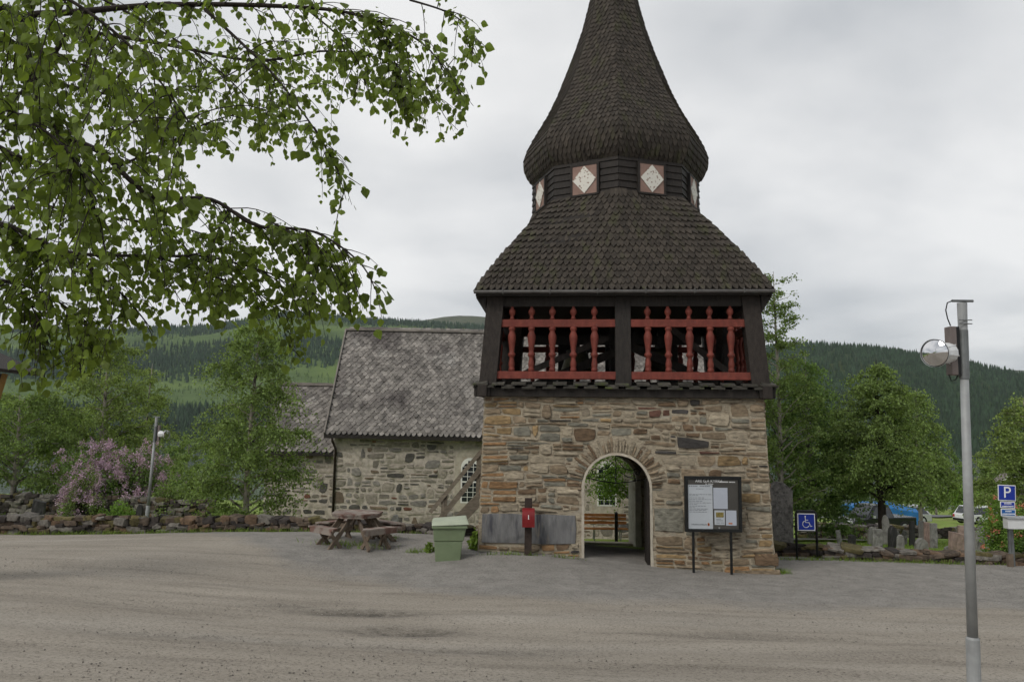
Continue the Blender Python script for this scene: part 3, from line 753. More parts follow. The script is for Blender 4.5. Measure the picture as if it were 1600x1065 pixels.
# wrought iron scroll across the passage vault
sc = MB(); cx = TX + ACX; yy = TY - 2.7
def spiral(c, r0, r1, a0, a1, n=22): return [(c[0] + (r0 + (r1 - r0) * i / n) * math.cos(a0 + (a1 - a0) * i / n), yy, c[1] + (r0 + (r1 - r0) * i / n) * math.sin(a0 + (a1 - a0) * i / n)) for i in range(n + 1)]
sc.tube([(cx - 0.72, yy, 2.05), (cx - 0.4, yy, 1.98), (cx, yy, 1.93), (cx + 0.4, yy, 1.98), (cx + 0.72, yy, 2.05)], 0.014, 6)
for s_ in (-1, 1):
    sc.tube([(cx + s_ * 0.08, yy, 2.45), (cx + s_ * 0.2, yy, 2.3), (cx + s_ * 0.38, yy, 2.24), (cx + s_ * 0.52, yy, 2.3), (cx + s_ * 0.6, yy, 2.24), (cx + s_ * 0.56, yy, 2.14), (cx + s_ * .49, yy, 2.17), (cx + s_ * .51, yy, 2.22)], 0.013, 6)
    sc.tube([(cx + s_ * 0.1, yy, 2.2), (cx + s_ * 0.3, yy, 2.08), (cx + s_ * 0.5, yy, 2.06)], 0.011, 6)
sc.tube([(cx, yy, 1.93), (cx, yy, 2.6)], 0.014, 6)
sc.build('iron_scroll', M['iron'], tower)

# gallery ---------------------------------------------------------
ZB0 = SZ + 0.002; ZB1 = zat(606, 18.45); ZF1 = zat(593, 18.4)
Z_EAVE = zat(452, 18.47)
def gw(z): return 3.475 + (z - ZF1) * (3.34 - 3.475) / (zat(475, 18.6) - ZF1)
def rot4(k, x, y): 
    a = k * math.pi / 2; return (x * math.cos(a) - y * math.sin(a), x * math.sin(a) + y * math.cos(a))
for k in range(4):
    ax = k % 2
    zc_ = (ZB0 + ZB1) / 2 - (0.0 if ax == 0 else 0.004)
    a = rot4(k, -3.60, -3.36); b = rot4(k, 3.60, -3.36)
    m = MB(); m.beam((TX + a[0], TY + a[1], zc_), (TX + b[0], TY + b[1], zc_), 0.30 + 0.004 * ax, ZB1 - ZB0 - 0.006 * ax)
    m.build('sill_beam', M['tarred_wood'], tower, xf=lean, bevel=0.01)
    for r in range(2):                    # two lapped rows of short boards, like a small pent roof
        n = 14
        for i in range(n + r):
            x = -3.5 + (i + 0.5 - 0.5 * r) * 7.0 / n; yo = -3.58 - 0.02 * r
            x = max(-3.42, min(3.42, x)); p = rot4(k, x, -3.36 - 0.09 + 0.0); 
            m = MB(); m.box((0, 0, 0), ((0.30 + 0.05 * rng.random()) , 0.38, 0.045), Matrix.Rotation(0.22 + 0.05 * rng.uniform(-1, 1), 3, 'X'))
            o = m.build('floor_board', M['floor_board_wood'], tower, local=True)
            zz = ZB1 + (0.035 if r == 0 else 0.105) + rng.uniform(-.008, .008)
            o.location = (p[0] - LEAN * zz, p[1], zz); o.rotation_euler = (0, 0, k * math.pi / 2)
m = MB(); m.box((TX, TY, ZF1 - 0.06), (6.5, 6.5, 0.05)); m.build('gallery_floor', M['weathered_tar'], tower, xf=lean)
ZT = Z_EAVE - 0.12
for sx in (-1, 1):
    for sy in (-1, 1):
        m = MB(); w = 0.42
        b0, t0 = gw(ZB1), gw(ZT)
        vs = []
        for z, g_ in ((ZB1 + 0.0, b0), (ZT, t0)):
            for dx, dy in ((0, 0), (w, 0), (w, w), (0, w)): vs.append((TX + sx * (g_ - dx), TY + sy * (g_ - dy), z))
        m.add(vs, [(0, 1, 2, 3), (4, 5, 6, 7), (0, 1, 5, 4), (1, 2, 6, 5), (2, 3, 7, 6), (3, 0, 4, 7)]); m.build('corner_post', M['weathered_tar'], tower, xf=lean)
        m = MB(); m.box((TX + sx * 3.38, TY + sy * 3.50, (ZB0 + ZB1) / 2 + .02), (0.22, 0.34, ZB1 - ZB0 + 0.06)); m.build('beam_end', M['weathered_tar'], tower, xf=lean, bevel=0.01)
balm = None
BAL = [(0.045, 0.0), (0.062, 0.02), (0.062, 0.07), (0.048, 0.10), (0.060, 0.13), (0.060, 0.20), (0.044, 0.30), (0.046, 0.34), (0.068, 0.37), (0.074, 0.40), (0.066, 0.43), (0.046, 0.46),
       (0.050, 0.52), (0.060, 0.62), (0.078, 0.78), (0.078, 0.86), (0.052, 0.94), (0.050, 0.97), (0.068, 1.0), (0.068, 1.03), (0.05, 1.06)]
TOPK = [(0.045, 0.0), (0.055, 0.03), (0.036, 0.07), (0.036, 0.10), (0.066, 0.15), (0.074, 0.20), (0.062, 0.25), (0.03, 0.29), (0.034, 0.32), (0.005, 0.34)]
zr0, zr1 = zat(592, 18.5), zat(580, 18.5); zt0, zt1 = zat(509, 18.5), zat(497, 18.5)
bm_ = MB(); sc_ = (zt0 - zr1) / 1.06
bm_.lathe([(r * 1.25, z * sc_) for r, z in BAL], 14)
_b = bm_.build('baluster', M['red_paint'], None, local=True, smooth=True); bal_mesh = _b.data; bpy.data.objects.remove(_b)
bk_ = MB(); bk_.lathe([(r * 1.15, z) for r, z in TOPK], 14); _b = bk_.build('knob', M['red_paint'], None, local=True, smooth=True); knob_mesh = _b.data; bpy.data.objects.remove(_b)
for k in range(4):
    for side in (-1, 1):
        x0, x1 = (-3.10, -0.14) if side < 0 else (0.22, 3.12)
        for z0, z1, nm in ((zr0, zr1, 'rail'), (zt0, zt1, 'rail')):
            zc_ = (z0 + z1) / 2; yy = -gw(zc_) + 0.12
            a = rot4(k, x0, yy); b = rot4(k, x1, yy)
            m = MB(); m.beam((TX + a[0], TY + a[1], zc_), (TX + b[0], TY + b[1], zc_), 0.14, z1 - z0); m.build(nm, M['red_paint'], tower, xf=lean, bevel=0.008)
        n = 5
        fr = [0.135, 0.30, 0.475, 0.65, 0.825] if side < 0 else [0.145, 0.315, 0.49, 0.66, 0.83]
        for i in range(n):
            x = x0 + (x1 - x0) * fr[i]
            p = rot4(k, x, -gw((zr1 + zt0) / 2) + 0.12)
            place('baluster', bal_mesh, tower, (p[0] - LEAN * zr1, p[1], zr1), (0, 0, k))
            p = rot4(k, x, -gw(zt1) + 0.12); place('knob', knob_mesh, tower, (p[0] - LEAN * zt1, p[1], zt1))
    p0 = rot4(k, 0.04, -gw(ZB1) + 0.22); p1 = rot4(k, 0.04, -gw(ZT) + 0.22)
    m = MB(); m.beam((TX + p0[0], TY + p0[1], ZB1), (TX + p1[0], TY + p1[1], ZT), 0.38, 0.38, up=(0, 1, 0) if k % 2 == 0 else (1, 0, 0)); m.build('middle_post', M['tarred_wood'], tower, xf=lean, bevel=0.012)
    # head beam above the openings
    a = rot4(k, -3.3, -gw(ZT) + 0.2); b = rot4(k, 3.3, -gw(ZT) + 0.2); zh = zat(476, 18.5); zc_ = (zh + Z_EAVE) / 2 - 0.02 * (k % 2)
    m = MB(); m.beam((TX + a[0], TY + a[1], zc_), (TX + b[0], TY + b[1], zc_), 0.3, Z_EAVE - zh); m.build('head_beam', M['tarred_wood'], tower, xf=lean)
    # eave board, gutter with brackets, soffit
    a = rot4(k, -3.56, -3.56); b = rot4(k, 3.56, -3.56)
    m = MB(); m.beam((TX + a[0], TY + a[1], Z_EAVE - 0.10), (TX + b[0], TY + b[1], Z_EAVE - 0.10 - 0.003 * (k % 2)), 0.05, 0.10); m.build('eave_board', M['tarred_wood'], tower, xf=lean)
    a = rot4(k, -3.62, -3.63); b = rot4(k, 3.62, -3.63)
    if k in (0, 2):
        m = MB(); m.tube([(TX + a[0], TY + a[1], Z_EAVE - 0.06), (TX + b[0], TY + b[1], Z_EAVE - 0.07)], 0.045, 8); m.build('gutter', M['gutter_metal'], tower, xf=lean)
        for i in range(6):
            q = rot4(k, -2.9 + 1.16 * i, -3.62); m = MB(); m.box((TX + q[0], TY + q[1], Z_EAVE - 0.055), (0.03, 0.13, 0.12)); m.build('gutter_bracket', M['gutter_metal'], tower, xf=lean)
for sx in (-1, 1):                         # corner brackets under the eaves
    for sy in (-1, 1):
        m = MB(); 
        g0 = gw(ZT - 0.5)
        x0 = TX + sx * g0; x1 = TX + sx * 3.60; y0 = TY + sy * (gw(ZT) - 0.02)
        vs = [(x0, y0 - 0.05, Z_EAVE - 0.55), (x0, y0 - 0.05, Z_EAVE - 0.1), (x1, y0 - 0.05, Z_EAVE - 0.1), (x1, y0 - 0.05, Z_EAVE - 0.17), (x0, y0 + .05, Z_EAVE - 0.55), (x0, y0 + .05, Z_EAVE - 0.1), (x1, y0 + .05, Z_EAVE - 0.1), (x1, y0 + .05, Z_EAVE - 0.17)]
        m.add(vs, [(0, 1, 2, 3), (4, 5, 6, 7), (0, 3, 7, 4), (3, 2, 6, 7), (0, 1, 5, 4), (1, 2, 6, 5)]); m.build('eave_bracket', M['tarred_wood'], tower, xf=lean)
m = MB(); m.box((TX, TY, Z_EAVE - 0.03), (7.0, 7.0, 0.05)); m.build('soffit', M['tarred_wood'], tower, xf=lean)
# inside: struts and bell frame
def strut(a, b, w=0.18, mt='weathered_tar'):
    m = MB(); m.beam(Vector((TX, TY, 0)) + Vector(a), Vector((TX, TY, 0)) + Vector(b), w, w); m.build('strut', M[mt], tower, xf=lean)
zf = ZF1
strut((-2.9, -2.6, zf), (-0.3, -2.4, zf + 1.15), 0.15); strut((-2.2, -1.2, zf), (-0.1, -1.0, zf + 0.9), 0.22); strut((3.0, -2.6, zf), (1.3, -2.4, zf + 1.4), 0.15)
strut((2.7, -1.3, zf), (0.3, -1.0, zf + 1.1), 0.22); strut((1.6, 0.2, zf), (0.5, 0.2, zf + 1.6), 0.2); strut((-1.6, 0.2, zf), (-0.5, 0.2, zf + 1.6), 0.2)
strut((2.9, 0.5, zf), (2.5, -2.6, zf + 1.5), 0.14); strut((-2.95, 0.5, zf), (-2.6, -2.6, zf + 1.5), 0.14)
strut((0, 0, zf), (0, 0, zf + 2.0), 0.34, 'tarred_wood'); strut((0, 1.6, zf), (0, 1.6, zf + 2.0), 0.3, 'tarred_wood'); strut((-2.4, 0, zf + 1.35), (2.4, 0, zf + 1.35), 0.24, 'tarred_wood')
strut((-1.5, 2.6, zf), (-1.5, 2.6, zf + 1.9), 0.5, 'tarred_wood'); strut((1.7, 2.4, zf), (1.7, 2.4, zf + 1.9), 0.6, 'tarred_wood')
for i, (x, lb) in enumerate(((-1.15, 'dark bronze bell hanging in the left bay of the open gallery'), (1.2, 'dark bronze bell hanging in the right bay of the open gallery'))):
    bl = thing('church_bell', lb, 'bell', (TX + x * math.cos(YAW), TY - x * math.sin(YAW), zf + 0.30), group='bells in the gallery')
    m = MB(); m.lathe([(0.56, 0), (0.55, 0.05), (0.46, 0.18), (0.38, 0.40), (0.34, 0.62), (0.29, 0.76), (0.13, 0.82), (0.02, 0.83)], 20); m.build('bell_body', M['bell_bronze'], bl, local=True, smooth=True)
    m = MB(); m.box((0, 0, 0.94), (0.14, 0.6, 0.26)); m.build('headstock', M['tarred_wood'], bl, local=True)
    m = MB(); m.tube([(0, 0, 0.6), (0, 0, 0.05)], 0.02, 6); m.lathe([(0.02, -0.02), (0.07, 0.02), (0.07, 0.07), (0.02, 0.11)], 8); m.build('clapper', M['iron'], bl, local=True)

# roof: square eave turning into an octagon, lantern, ogee spire ---------------
R8 = 2.44; ZL0 = 9.40; ZL1 = 10.46
def ring_pts(z, rm, rc):
    return [Vector((TX, TY, z)) + Vector(((rm if k % 2 == 0 else rc) * math.sin(k * math.pi / 4), -(rm if k % 2 == 0 else rc) * math.cos(k * math.pi / 4), 0)) for k in range(8)]
def resample(prof, step):
    P = [Vector(p) for p in prof]; out = [P[0]]; acc = 0
    pts = []
    for a, b in zip(P[:-1], P[1:]):
        for q in range(20): pts.append(a.lerp(b, q / 20))
    pts.append(P[-1])
    for a, b in zip(pts[:-1], pts[1:]):
        acc += math.hypot(b.x - a.x, b.z - a.z)
        if acc >= step: out.append(b); acc = 0
    return out
def shingle_mesh(w, Ln, pt, th):
    m = MB(); P = [(-w / 2, Ln), (-w / 2, pt), (-w * 0.24, pt * 0.30), (0, 0), (w * 0.24, pt * 0.30), (w / 2, pt), (w / 2, Ln)]
    fr = [(x, y, th) for x, y in P]; bk = [(x, y, 0) for x, y in P]; n = len(P)
    m.add(fr + bk, [tuple(range(n))] + [(i, n + i, n + i + 1, i + 1) for i in range(n - 1)])
    return m
SH = shingle_mesh(1.0, 1.0, 0.46, 1.0)
_b = SH.build('shingle', M['shingle_wood'], None, local=True); sh_me = _b.data; bpy.data.objects.remove(_b)
SHV = np.array(SH.v); SHF = SH.f
def shingle_roof(prof, step, w, single_rows, singles):
    """prof: (rm, rc, z) from the lower edge up"""
    rows = resample(prof, step); V = []; Fc = []; base = 0
    for i in range(len(rows)):
        if i == 0 and len(rows) < 2: break
        A = rows[i]; B = rows[min(i + 1, len(rows) - 1)]
        if i == len(rows) - 1: A0 = rows[i - 1]; B = A + (A - A0)
        ra = ring_pts(A.z, A.x, A.y); rb = ring_pts(B.z, B.x, B.y)
        for k in range(8):
            a, b = ra[k], ra[(k + 1) % 8]; a2, b2 = rb[k], rb[(k + 1) % 8]
            L_ = (b - a).length; n = max(1, round(L_ / w)); ww = L_ / n
            xd = (b - a).normalized()
            off = 0.5 if i % 2 else 0.0
            for j in range(n + (1 if off else 0)):
                u = (j + 0.5 - off) / n; half_ = 1.0
                if off and j == 0: u = 0.25 / n; half_ = 0.5
                if off and j == n: u = 1 - 0.25 / n; half_ = 0.5
                p = a.lerp(b, u); q = a2.lerp(b2, u)
                up = (q - p); ln = up.length
                if ln < 1e-5: continue
                up.normalize(); nrm = xd.cross(up).normalized()
                up2 = (up - nrm * 0.15).normalized(); nrm2 = xd.cross(up2).normalized()
                sc = (ww * (half_ * 0.97 if half_ == 1 else 0.62) + (0.035 if j in (0, n - 1 + (1 if off else 0)) else 0), step * 1.75 * rng.uniform(.95, 1.05), 0.030)
                pos = p + nrm * (0.045 + rng.uniform(-.004, .006)) - up * (step * 0.30 + rng.uniform(-.012, .012))
                pos = Vector(lean(pos))
                R = Matrix((xd, up2, nrm2)).transposed() @ Matrix.Rotation(rng.uniform(-.03, .03), 3, 'Z')
                if singles and i < single_rows and k in (7, 0) and len(one) < 298:
                    mm = (Matrix.Translation(pos - Vector((TX, TY, 0))) @ R.to_4x4() @ Matrix.Diagonal((*sc, 1)))
                    o = bpy.data.objects.new('shingle', sh_me); COL.objects.link(o); o.parent = tower; o.matrix_local = mm; one.append(o)
                    continue
                S = SHV * np.array(sc); Rn = np.array(R); V.append(S @ Rn.T + np.array(pos))
                for f in SHF: Fc.append(tuple(base + t for t in f))
                base += len(SHV)
    return V, Fc
one = []
skirt = [(3.57, 3.57 * math.sqrt(2), Z_EAVE - 0.02), (3.38, 3.38 * 1.41, Z_EAVE + 0.36), (3.03, 3.03 * 1.37, Z_EAVE + 1.05), (2.76, 2.76 * 1.25, Z_EAVE + 1.80), (2.53, 2.53 * 1.11, Z_EAVE + 2.4), (R8 + 0.0, R8 + 0.02, ZL0)]
spire = [(2.38, 10.44), (2.49, 10.56), (2.60, 10.74), (2.66, 10.95), (2.66, 11.15), (2.58, 11.42), (2.38, 11.80), (2.14, 12.2), (1.90, 12.62), (1.63, 13.2), (1.40, 13.8), (1.17, 14.4), (0.90, 15.2), (0.70, 16.0), (0.48, 17.2), (0.31, 18.4), (0.17, 19.6), (0.07, 20.6)]
V1, F1 = shingle_roof(skirt, 0.178, 0.158, 9, True)
m = MB()
def cover(prof):
    ringsv = [ring_pts(z, a, b) for a, b, z in prof]; vs = [p for r in ringsv for p in r]
    m.add(vs, [(i * 8 + k, i * 8 + (k + 1) % 8, (i + 1) * 8 + (k + 1) % 8, (i + 1) * 8 + k) for i in range(len(prof) - 1) for k in range(8)])
cover(skirt); m.build('skirt_roof', M['tarred_wood'], tower, xf=lean)
me = bpy.data.meshes.new('shingles'); VV = np.concatenate(V1) - np.array([TX, TY, 0]); me.from_pydata(VV.tolist(), [], F1); me.materials.append(M['shingle_wood'])
tag(place('skirt_shingles', me, tower), kind='stuff')
V1, F1 = shingle_roof([(a, a, z) for a, z in spire], 0.152, 0.135, 0, False)
me = bpy.data.meshes.new('shingles'); VV = np.concatenate(V1) - np.array([TX, TY, 0]); me.from_pydata(VV.tolist(), [], F1); me.materials.append(M['shingle_wood'])
tag(place('spire_shingles', me, tower), kind='stuff')
m = MB(); cover([(a, a, z) for a, z in spire]); m.build('spire', M['tarred_wood'], tower, xf=lean)
m = MB(); m.lathe([(0.08, 20.5), (0.16, 20.7), (0.16, 20.8), (0.05, 20.95), (0.03, 21.8), (0.0, 21.9)], 10, (TX, TY, 0)); m.build('finial', M['iron'], tower, xf=lean, smooth=True)
# lantern
m = MB(); cover([(R8 - 0.06, R8 - 0.06, ZL0 - 0.1), (R8 - 0.06, R8 - 0.06, ZL1 + 0.15)]); m.build('lantern_wall', M['tarred_wood'], tower, xf=lean)
NB = 6
for k in range(8):
    am = (k + 0.5) * math.pi / 4; fd = Vector((math.sin(am), -math.cos(am), 0)); xd = Vector((math.cos(am), math.sin(am), 0))
    ap = R8 * math.cos(math.pi / 8); fw = 2 * R8 * math.sin(math.pi / 8)
    Rm = Matrix((xd, fd * -1, Vector((0, 0, 1)))).transposed()
    for i in range(NB):
        hz = (ZL1 - ZL0 + 0.06) / NB; z = ZL0 + hz * (i + 0.5)
        Rt = Rm @ Matrix.Rotation(-0.16, 3, 'X')
        bm = MB(); bm.box(Vector((TX, TY, z)) + fd * (ap - 0.015), (fw - 0.01, 0.03, hz * 1.12), Rt); bm.build('cladding_board', M['tarred_wood'], tower, xf=lean, centre=True)
    c = Vector((TX, TY, ZL0 + 0.47)) + fd * (ap + 0.045)
    bm = MB(); bm.box(c, (0.70, 0.06, 0.78), Rm); wdw = bm.build('window', M['pink_panel'], tower, xf=lean)
    bm = MB(); cl = c + fd * 0.034; q = 0.335
    P = [cl + xd * q, cl + Vector((0, 0, q + .04)), cl - xd * q, cl - Vector((0, 0, q + .04))]; P2 = [p + fd * 0.02 for p in P]
    bm.add(P + P2, [(4, 5, 6, 7), (0, 1, 5, 4), (1, 2, 6, 5), (2, 3, 7, 6), (3, 0, 4, 7)])
    o = bm.build('pane', M['lattice_pane'], None, xf=lean, local=True)
    o.parent = wdw; o.location = (-TX, -TY, 0)
    for sx in (-1, 1):
        bm = MB(); bm.box(c + xd * sx * 0.38, (0.06, 0.09, 0.86), Rm); bm.build('window_casing', M['tarred_wood'], tower, xf=lean)
    for sz in (-1, 1):
        bm = MB(); bm.box(c + Vector((0, 0, sz * 0.415)), (0.70, 0.085, 0.05), Rm); bm.build('window_casing', M['tarred_wood'], tower, xf=lean)

# ------------------------------------------------------------------ church
CX0, CY0 = -7.75, 34.0
TILT = 0.010
def ctilt(p): return (p[0], p[1], p[2] - TILT * (p[0] + 7.75))
church = thing('church', 'old stone church with steep lichened slate roof behind the tower', 'church', (CX0, CY0, -1.1))
NX1 = 9.2; NYB = 40.5; NRY = 37.2; EZ = 2.86; RZ = 7.82; GZ = -1.8
def house_shell(x0, x1, y0, y1, yr, ez, rz, name):
    m = MB(); b = GZ
    vs = [(x0, y0, b), (x1, y0, b), (x1, y1, b), (x0, y1, b), (x0, y0, ez), (x1, y0, ez), (x1, y1, ez), (x0, y1, ez), (x0, yr, rz - 0.1), (x1, yr, rz - 0.1)]
    m.add(vs, [(0, 1, 5, 4), (2, 3, 7, 6), (1, 2, 6, 9, 5), (3, 0, 4, 8, 7), (4, 5, 9, 8), (6, 7, 8, 9)])
    return m.build(name, M['church_mortar'], church, xf=ctilt)
house_shell(CX0, NX1, CY0, NYB, NRY, EZ, RZ, 'nave_wall')
KX0 = at(415, 700, 34.5).x; KY0 = 34.55; KEZ = 2.02; KRZ = 5.1; KRY = 37.1
house_shell(KX0, CX0 - 0.005, KY0, 39.7, KRY, KEZ, KRZ, 'chancel_wall')
cn = [n for n, c in CST]; cm = [M[n] for n in cn]
crng = random.Random(21)
wx = [at(735, 750, 34).x, at(948, 770, 34).x]
def cbreak(h0, h1):
    return [(x - 0.72, x + 0.72) for x in wx] if h1 > -0.35 and h0 < 2.55 else []
def church_stones(x0, x1, y, h0, h1, brk, drop, nmax, vis_fn):
    L_ = [p for p in course_layout(x0, x1, h0, h1, (0.15, 0.32), (0.26, 0.66), crng, brk, amp=0.045, gap=0.024, tall=0.2, split=0.2, rnd=0.10)]
    L_ = [p for p in L_ if crng.random() > drop]
    L_ = [(area(p) if vis_fn(p) else 0, p) for p in L_]; L_.sort(key=lambda t: -t[0])
    rest = MB(); fn = lambda s, h, d: ctilt((s, y - d, h))
    for i, (a, p) in enumerate(L_):
        mn = crng.choices(cn, [5, 6, 2.6, 4, 1.6, .5])[0]
        if i < nmax and a > 0:
            m = MB(); m.stone(p, fn, crng.uniform(.008, .04), crng); m.build('stone', M[mn], church, centre=True)
        else: rest.stone(p, fn, crng.uniform(.008, .04), crng, cn.index(mn))
    if rest.v: tag(rest.build('wall_stones', cm, church), kind='stuff')
church_stones(CX0, NX1, CY0, -1.3, EZ - 0.02, cbreak, 0.14, 215, lambda p: p[0][0] < -0.9 or 2.6 < p[0][0] < 6)
church_stones(KX0, CX0 - 0.01, KY0, -1.3, KEZ - 0.02, None, 0.2, 80, lambda p: p[0][0] > -11)
# slates
def slate_mesh():
    m = MB(); P = [(-.5, 1), (-.5, .48), (-.30, .13), (-.1, 0.0), (.1, 0), (.30, .13), (.5, .48), (.5, 1)]; n = len(P)
    m.add([(x, y, 1) for x, y in P] + [(x, y, 0) for x, y in P], [tuple(range(n))] + [(i, n + i, n + i + 1, i + 1) for i in range(n - 1)])
    return m
SL = slate_mesh(); _b = SL.build('slate', M['slate'], None, local=True); sl_me = _b.data; bpy.data.objects.remove(_b); SLV = np.array(SL.v)
slates_one = []
def slate_roof(x0, x1, ye, ze, yr, zr, w, step, name, singles):
    up = Vector((0, yr - ye, zr - ze)); Ls = up.length; up.normalize(); xd = Vector((1, 0, 0)); nr = xd.cross(up)
    n = int(Ls / step); V = []; Fc = []; base = 0
    for i in range(n + 1):
        nx = int((x1 - x0) / w) + 1
        for j in range(nx + 1):
            x = x0 + (j + (0.5 if i % 2 else 0)) * w + crng.uniform(-.012, .012)
            if x > x1 + w * .3 or x < x0 - w * .3: continue
            up2 = (up - nr * 0.10).normalized(); n2 = xd.cross(up2)
            pos = Vector((x, ye, ze)) + up * (i * step + crng.uniform(-.015, .015)) + nr * (0.05 + crng.uniform(-.006, .008))
            pos = Vector(ctilt(pos)); ww = w * crng.uniform(.9, 1.02)
            R = Matrix((xd, up2, n2)).transposed() @ Matrix.Rotation(crng.uniform(-.07, .07) + TILT * 0, 3, 'Z')
            sc = (ww, step * 1.9 * crng.uniform(.93, 1.05), 0.022 * crng.uniform(.7, 1.3))
            if singles and len(slates_one) < 296 and x < -0.8:
                o = bpy.data.objects.new('slate', sl_me); COL.objects.link(o); o.parent = church
                o.matrix_local = Matrix.Translation(pos - origin(church)) @ R.to_4x4() @ Matrix.Diagonal((*sc, 1)); slates_one.append(o); continue
            V.append((SLV * np.array(sc)) @ np.array(R).T + np.array(pos))
            for f in SL.f: Fc.append(tuple(base + t for t in f))
            base += len(SLV)
    me = bpy.data.meshes.new(name); me.from_pydata((np.concatenate(V) - np.array(origin(church))).tolist(), [], Fc); me.materials.append(M['slate'])
    tag(place(name, me, church), kind='stuff')
def roof_plane(x0, x1, ye, ze, yr, zr, yb, name):
    m = MB(); zb = zr - (zr - ze) / (yr - ye) * (yb - yr); t = 0.1
    A = [(x0, ye, ze), (x1, ye, ze), (x1, yr, zr), (x0, yr, zr), (x0, yb, zb), (x1, yb, zb)]; B = [(x, y, z - t) for x, y, z in A]
    m.add(A + B, [(0, 1, 2, 3), (3, 2, 5, 4), (6, 9, 8, 7), (9, 10, 11, 8), (0, 6, 7, 1), (4, 5, 11, 10), (0, 3, 9, 6), (3, 4, 10, 9), (1, 7, 8, 2), (2, 8, 11, 5)])
    return m.build(name, M['slate_under'], church, xf=ctilt)
EYF = 33.62; EZF = EZ - 0.02
roof_plane(CX0 - 0.32, NX1 + 0.3, EYF, EZF, NRY, RZ, 2 * NRY - EYF, 'nave_roof')
slate_roof(CX0 - 0.22, NX1 + 0.25, EYF - 0.02, EZF - 0.02, NRY, RZ, 0.235, 0.165, 'nave_slates', True)
roof_plane(KX0 - 0.25, CX0 - 0.005, 34.25, KEZ, KRY, KRZ, 2 * KRY - 34.25, 'chancel_roof')
slate_roof(KX0 - 0.2, CX0 - 0.1, 34.23, KEZ - 0.02, KRY, KRZ, 0.26, 0.17, 'chancel_slates', False)
m = MB(); m.beam((CX0 - 0.33, NRY, RZ + 0.07), (NX1 + 0.3, NRY, RZ + 0.07), 0.30, 0.09); m.build('ridge_board', M['ridge_board'], church, xf=ctilt)
m = MB(); m.beam((KX0 - 0.25, KRY, KRZ + 0.07), (CX0 - 0.01, KRY, KRZ + 0.07), 0.30, 0.12); m.build('ridge_board', M['ridge_board'], church, xf=ctilt)
m = MB(); m.beam((CX0 - 0.34, EYF - 0.03, EZF + 0.02), (CX0 - 0.34, NRY, RZ + 0.03), 0.06, 0.26, up=(0, -1, 1)); m.build('verge_board', M['ridge_board'], church, xf=ctilt)
m = MB(); m.beam((CX0 - 0.36, EYF - 0.04, EZF - 0.07), (NX1 + 0.3, EYF - 0.04, EZF - 0.07), 0.06, 0.15); m.build('eave_board', M['tarred_wood'], church, xf=ctilt)
m = MB(); m.beam((KX0 - 0.25, 34.22, KEZ - 0.07), (CX0 - 0.01, 34.22, KEZ - 0.07), 0.06, 0.12); m.build('eave_board', M['tarred_wood'], church, xf=ctilt)
m = MB(); px_ = CX0 + 0.02; m.tube([(px_ - .02, EYF - .02, EZF - 0.12), (px_ - .02, EYF + 0.02, EZF - 0.25), (px_ + 0.06, CY0 - 0.06, EZF - 0.6), (px_ + 0.05, CY0 - 0.06, -0.6)], 0.055, 8)
m.build('downpipe', M['post_brown'], church, xf=ctilt, smooth=True)
# windows: plastered reveal, white bars, separate panes
for wi, x in enumerate(wx):
    zc0, zc1, hw = (-0.35, 2.45, 0.68)
    def archp(w, z0, zs, n=10): return [(x - w, z0), (x + w, z0), (x + w, zs)] + [(x + w * math.cos(math.pi * i / n), zs + w * math.sin(math.pi * i / n)) for i in range(1, n)] + [(x - w, zs)]
    fn = lambda s, h, d: ctilt((s, CY0 - d, h))
    m = MB(); m.prism(archp(hw, zc0, zc1 - hw), fn, -0.05, 0.035); wo = m.build('window', M['plaster'], church)
    w2 = 0.42; z0 = 0.02; zs = 1.55
    m = MB(); m.prism(archp(w2, z0, zs), fn, 0.0, 0.05); o = m.build('window_frame', M['white_paint'], None, local=True); o.parent = wo; o.location = -origin(church)
    cols, rows = 3, 7
    for r in range(rows + 1):
        for c in range(cols):
            cw = 2 * (w2 - 0.05) / cols; ch = (zs - z0 - 0.06) / rows
            a = x - w2 + 0.05 + c * cw + 0.014; b = a + cw - 0.028; h0 = z0 + 0.05 + r * ch + 0.014 + (0.04 if r > 3 else 0); h1 = h0 + ch - 0.028
            if r == rows:
                h1 = h0 + (0.24 if c == 1 else 0.13)
            m = MB(); m.prism([(a, h0), (b, h0), (b, h1), (a, h1)] if r < rows or c == 1 else ([(a + .05, h0), (b, h0), (b, h1), (b - 0.08, h1 - .02)] if c == 0 else [(a, h0), (b - .05, h0), (a + .08, h1 - .02), (a, h1)]), fn, 0.02, 0.056)
            o = m.build('pane', M['window_glass'], None, local=True); o.parent = wo; o.location = -origin(church)

# wooden stair up the tower's left flank
st = thing('wooden_stair', 'grey weathered wooden stair with handrails against the left flank of the tower', 'stair', (-2.4, 22.6, G(-2.4, 22.6)))
YS = 22.4
def sp(px, v, Y=YS): return at(px, v, Y)
for dy in (0.0, 1.0):
    a = sp(672, 800); b = sp(758, 697); m = MB(); m.beam(a + Vector((0, dy, 0)), b + Vector((0.2, dy, 0.24)), 0.05, 0.11); m.build('handrail', M['grey_wood'], st)
    a = sp(684, 815); b = sp(758, 722); m = MB(); m.beam(a + Vector((0, dy, 0)), b + Vector((0.2, dy, 0.24)), 0.05, 0.15); m.build('middle_rail', M['grey_wood'], st)
    a = sp(700, 832); b = sp(760, 768); m = MB(); m.beam(a + Vector((-.25, dy + .04, -.25)), b + Vector((0.2, dy + .04, 0.2)), 0.06, 0.30); m.build('stringer', M['grey_wood'], st)
    for px, v0, v1 in ((692, 776, 850), (747, 712, 785)):
        m = MB(); a = sp(px, v0); b = sp(px, v1); m.beam((a.x, YS + dy + .05, a.z), (a.x, YS + dy + .05, b.z), 0.09, 0.07, up=(0, 1, 0)); m.build('baluster_post', M['grey_wood'], st)
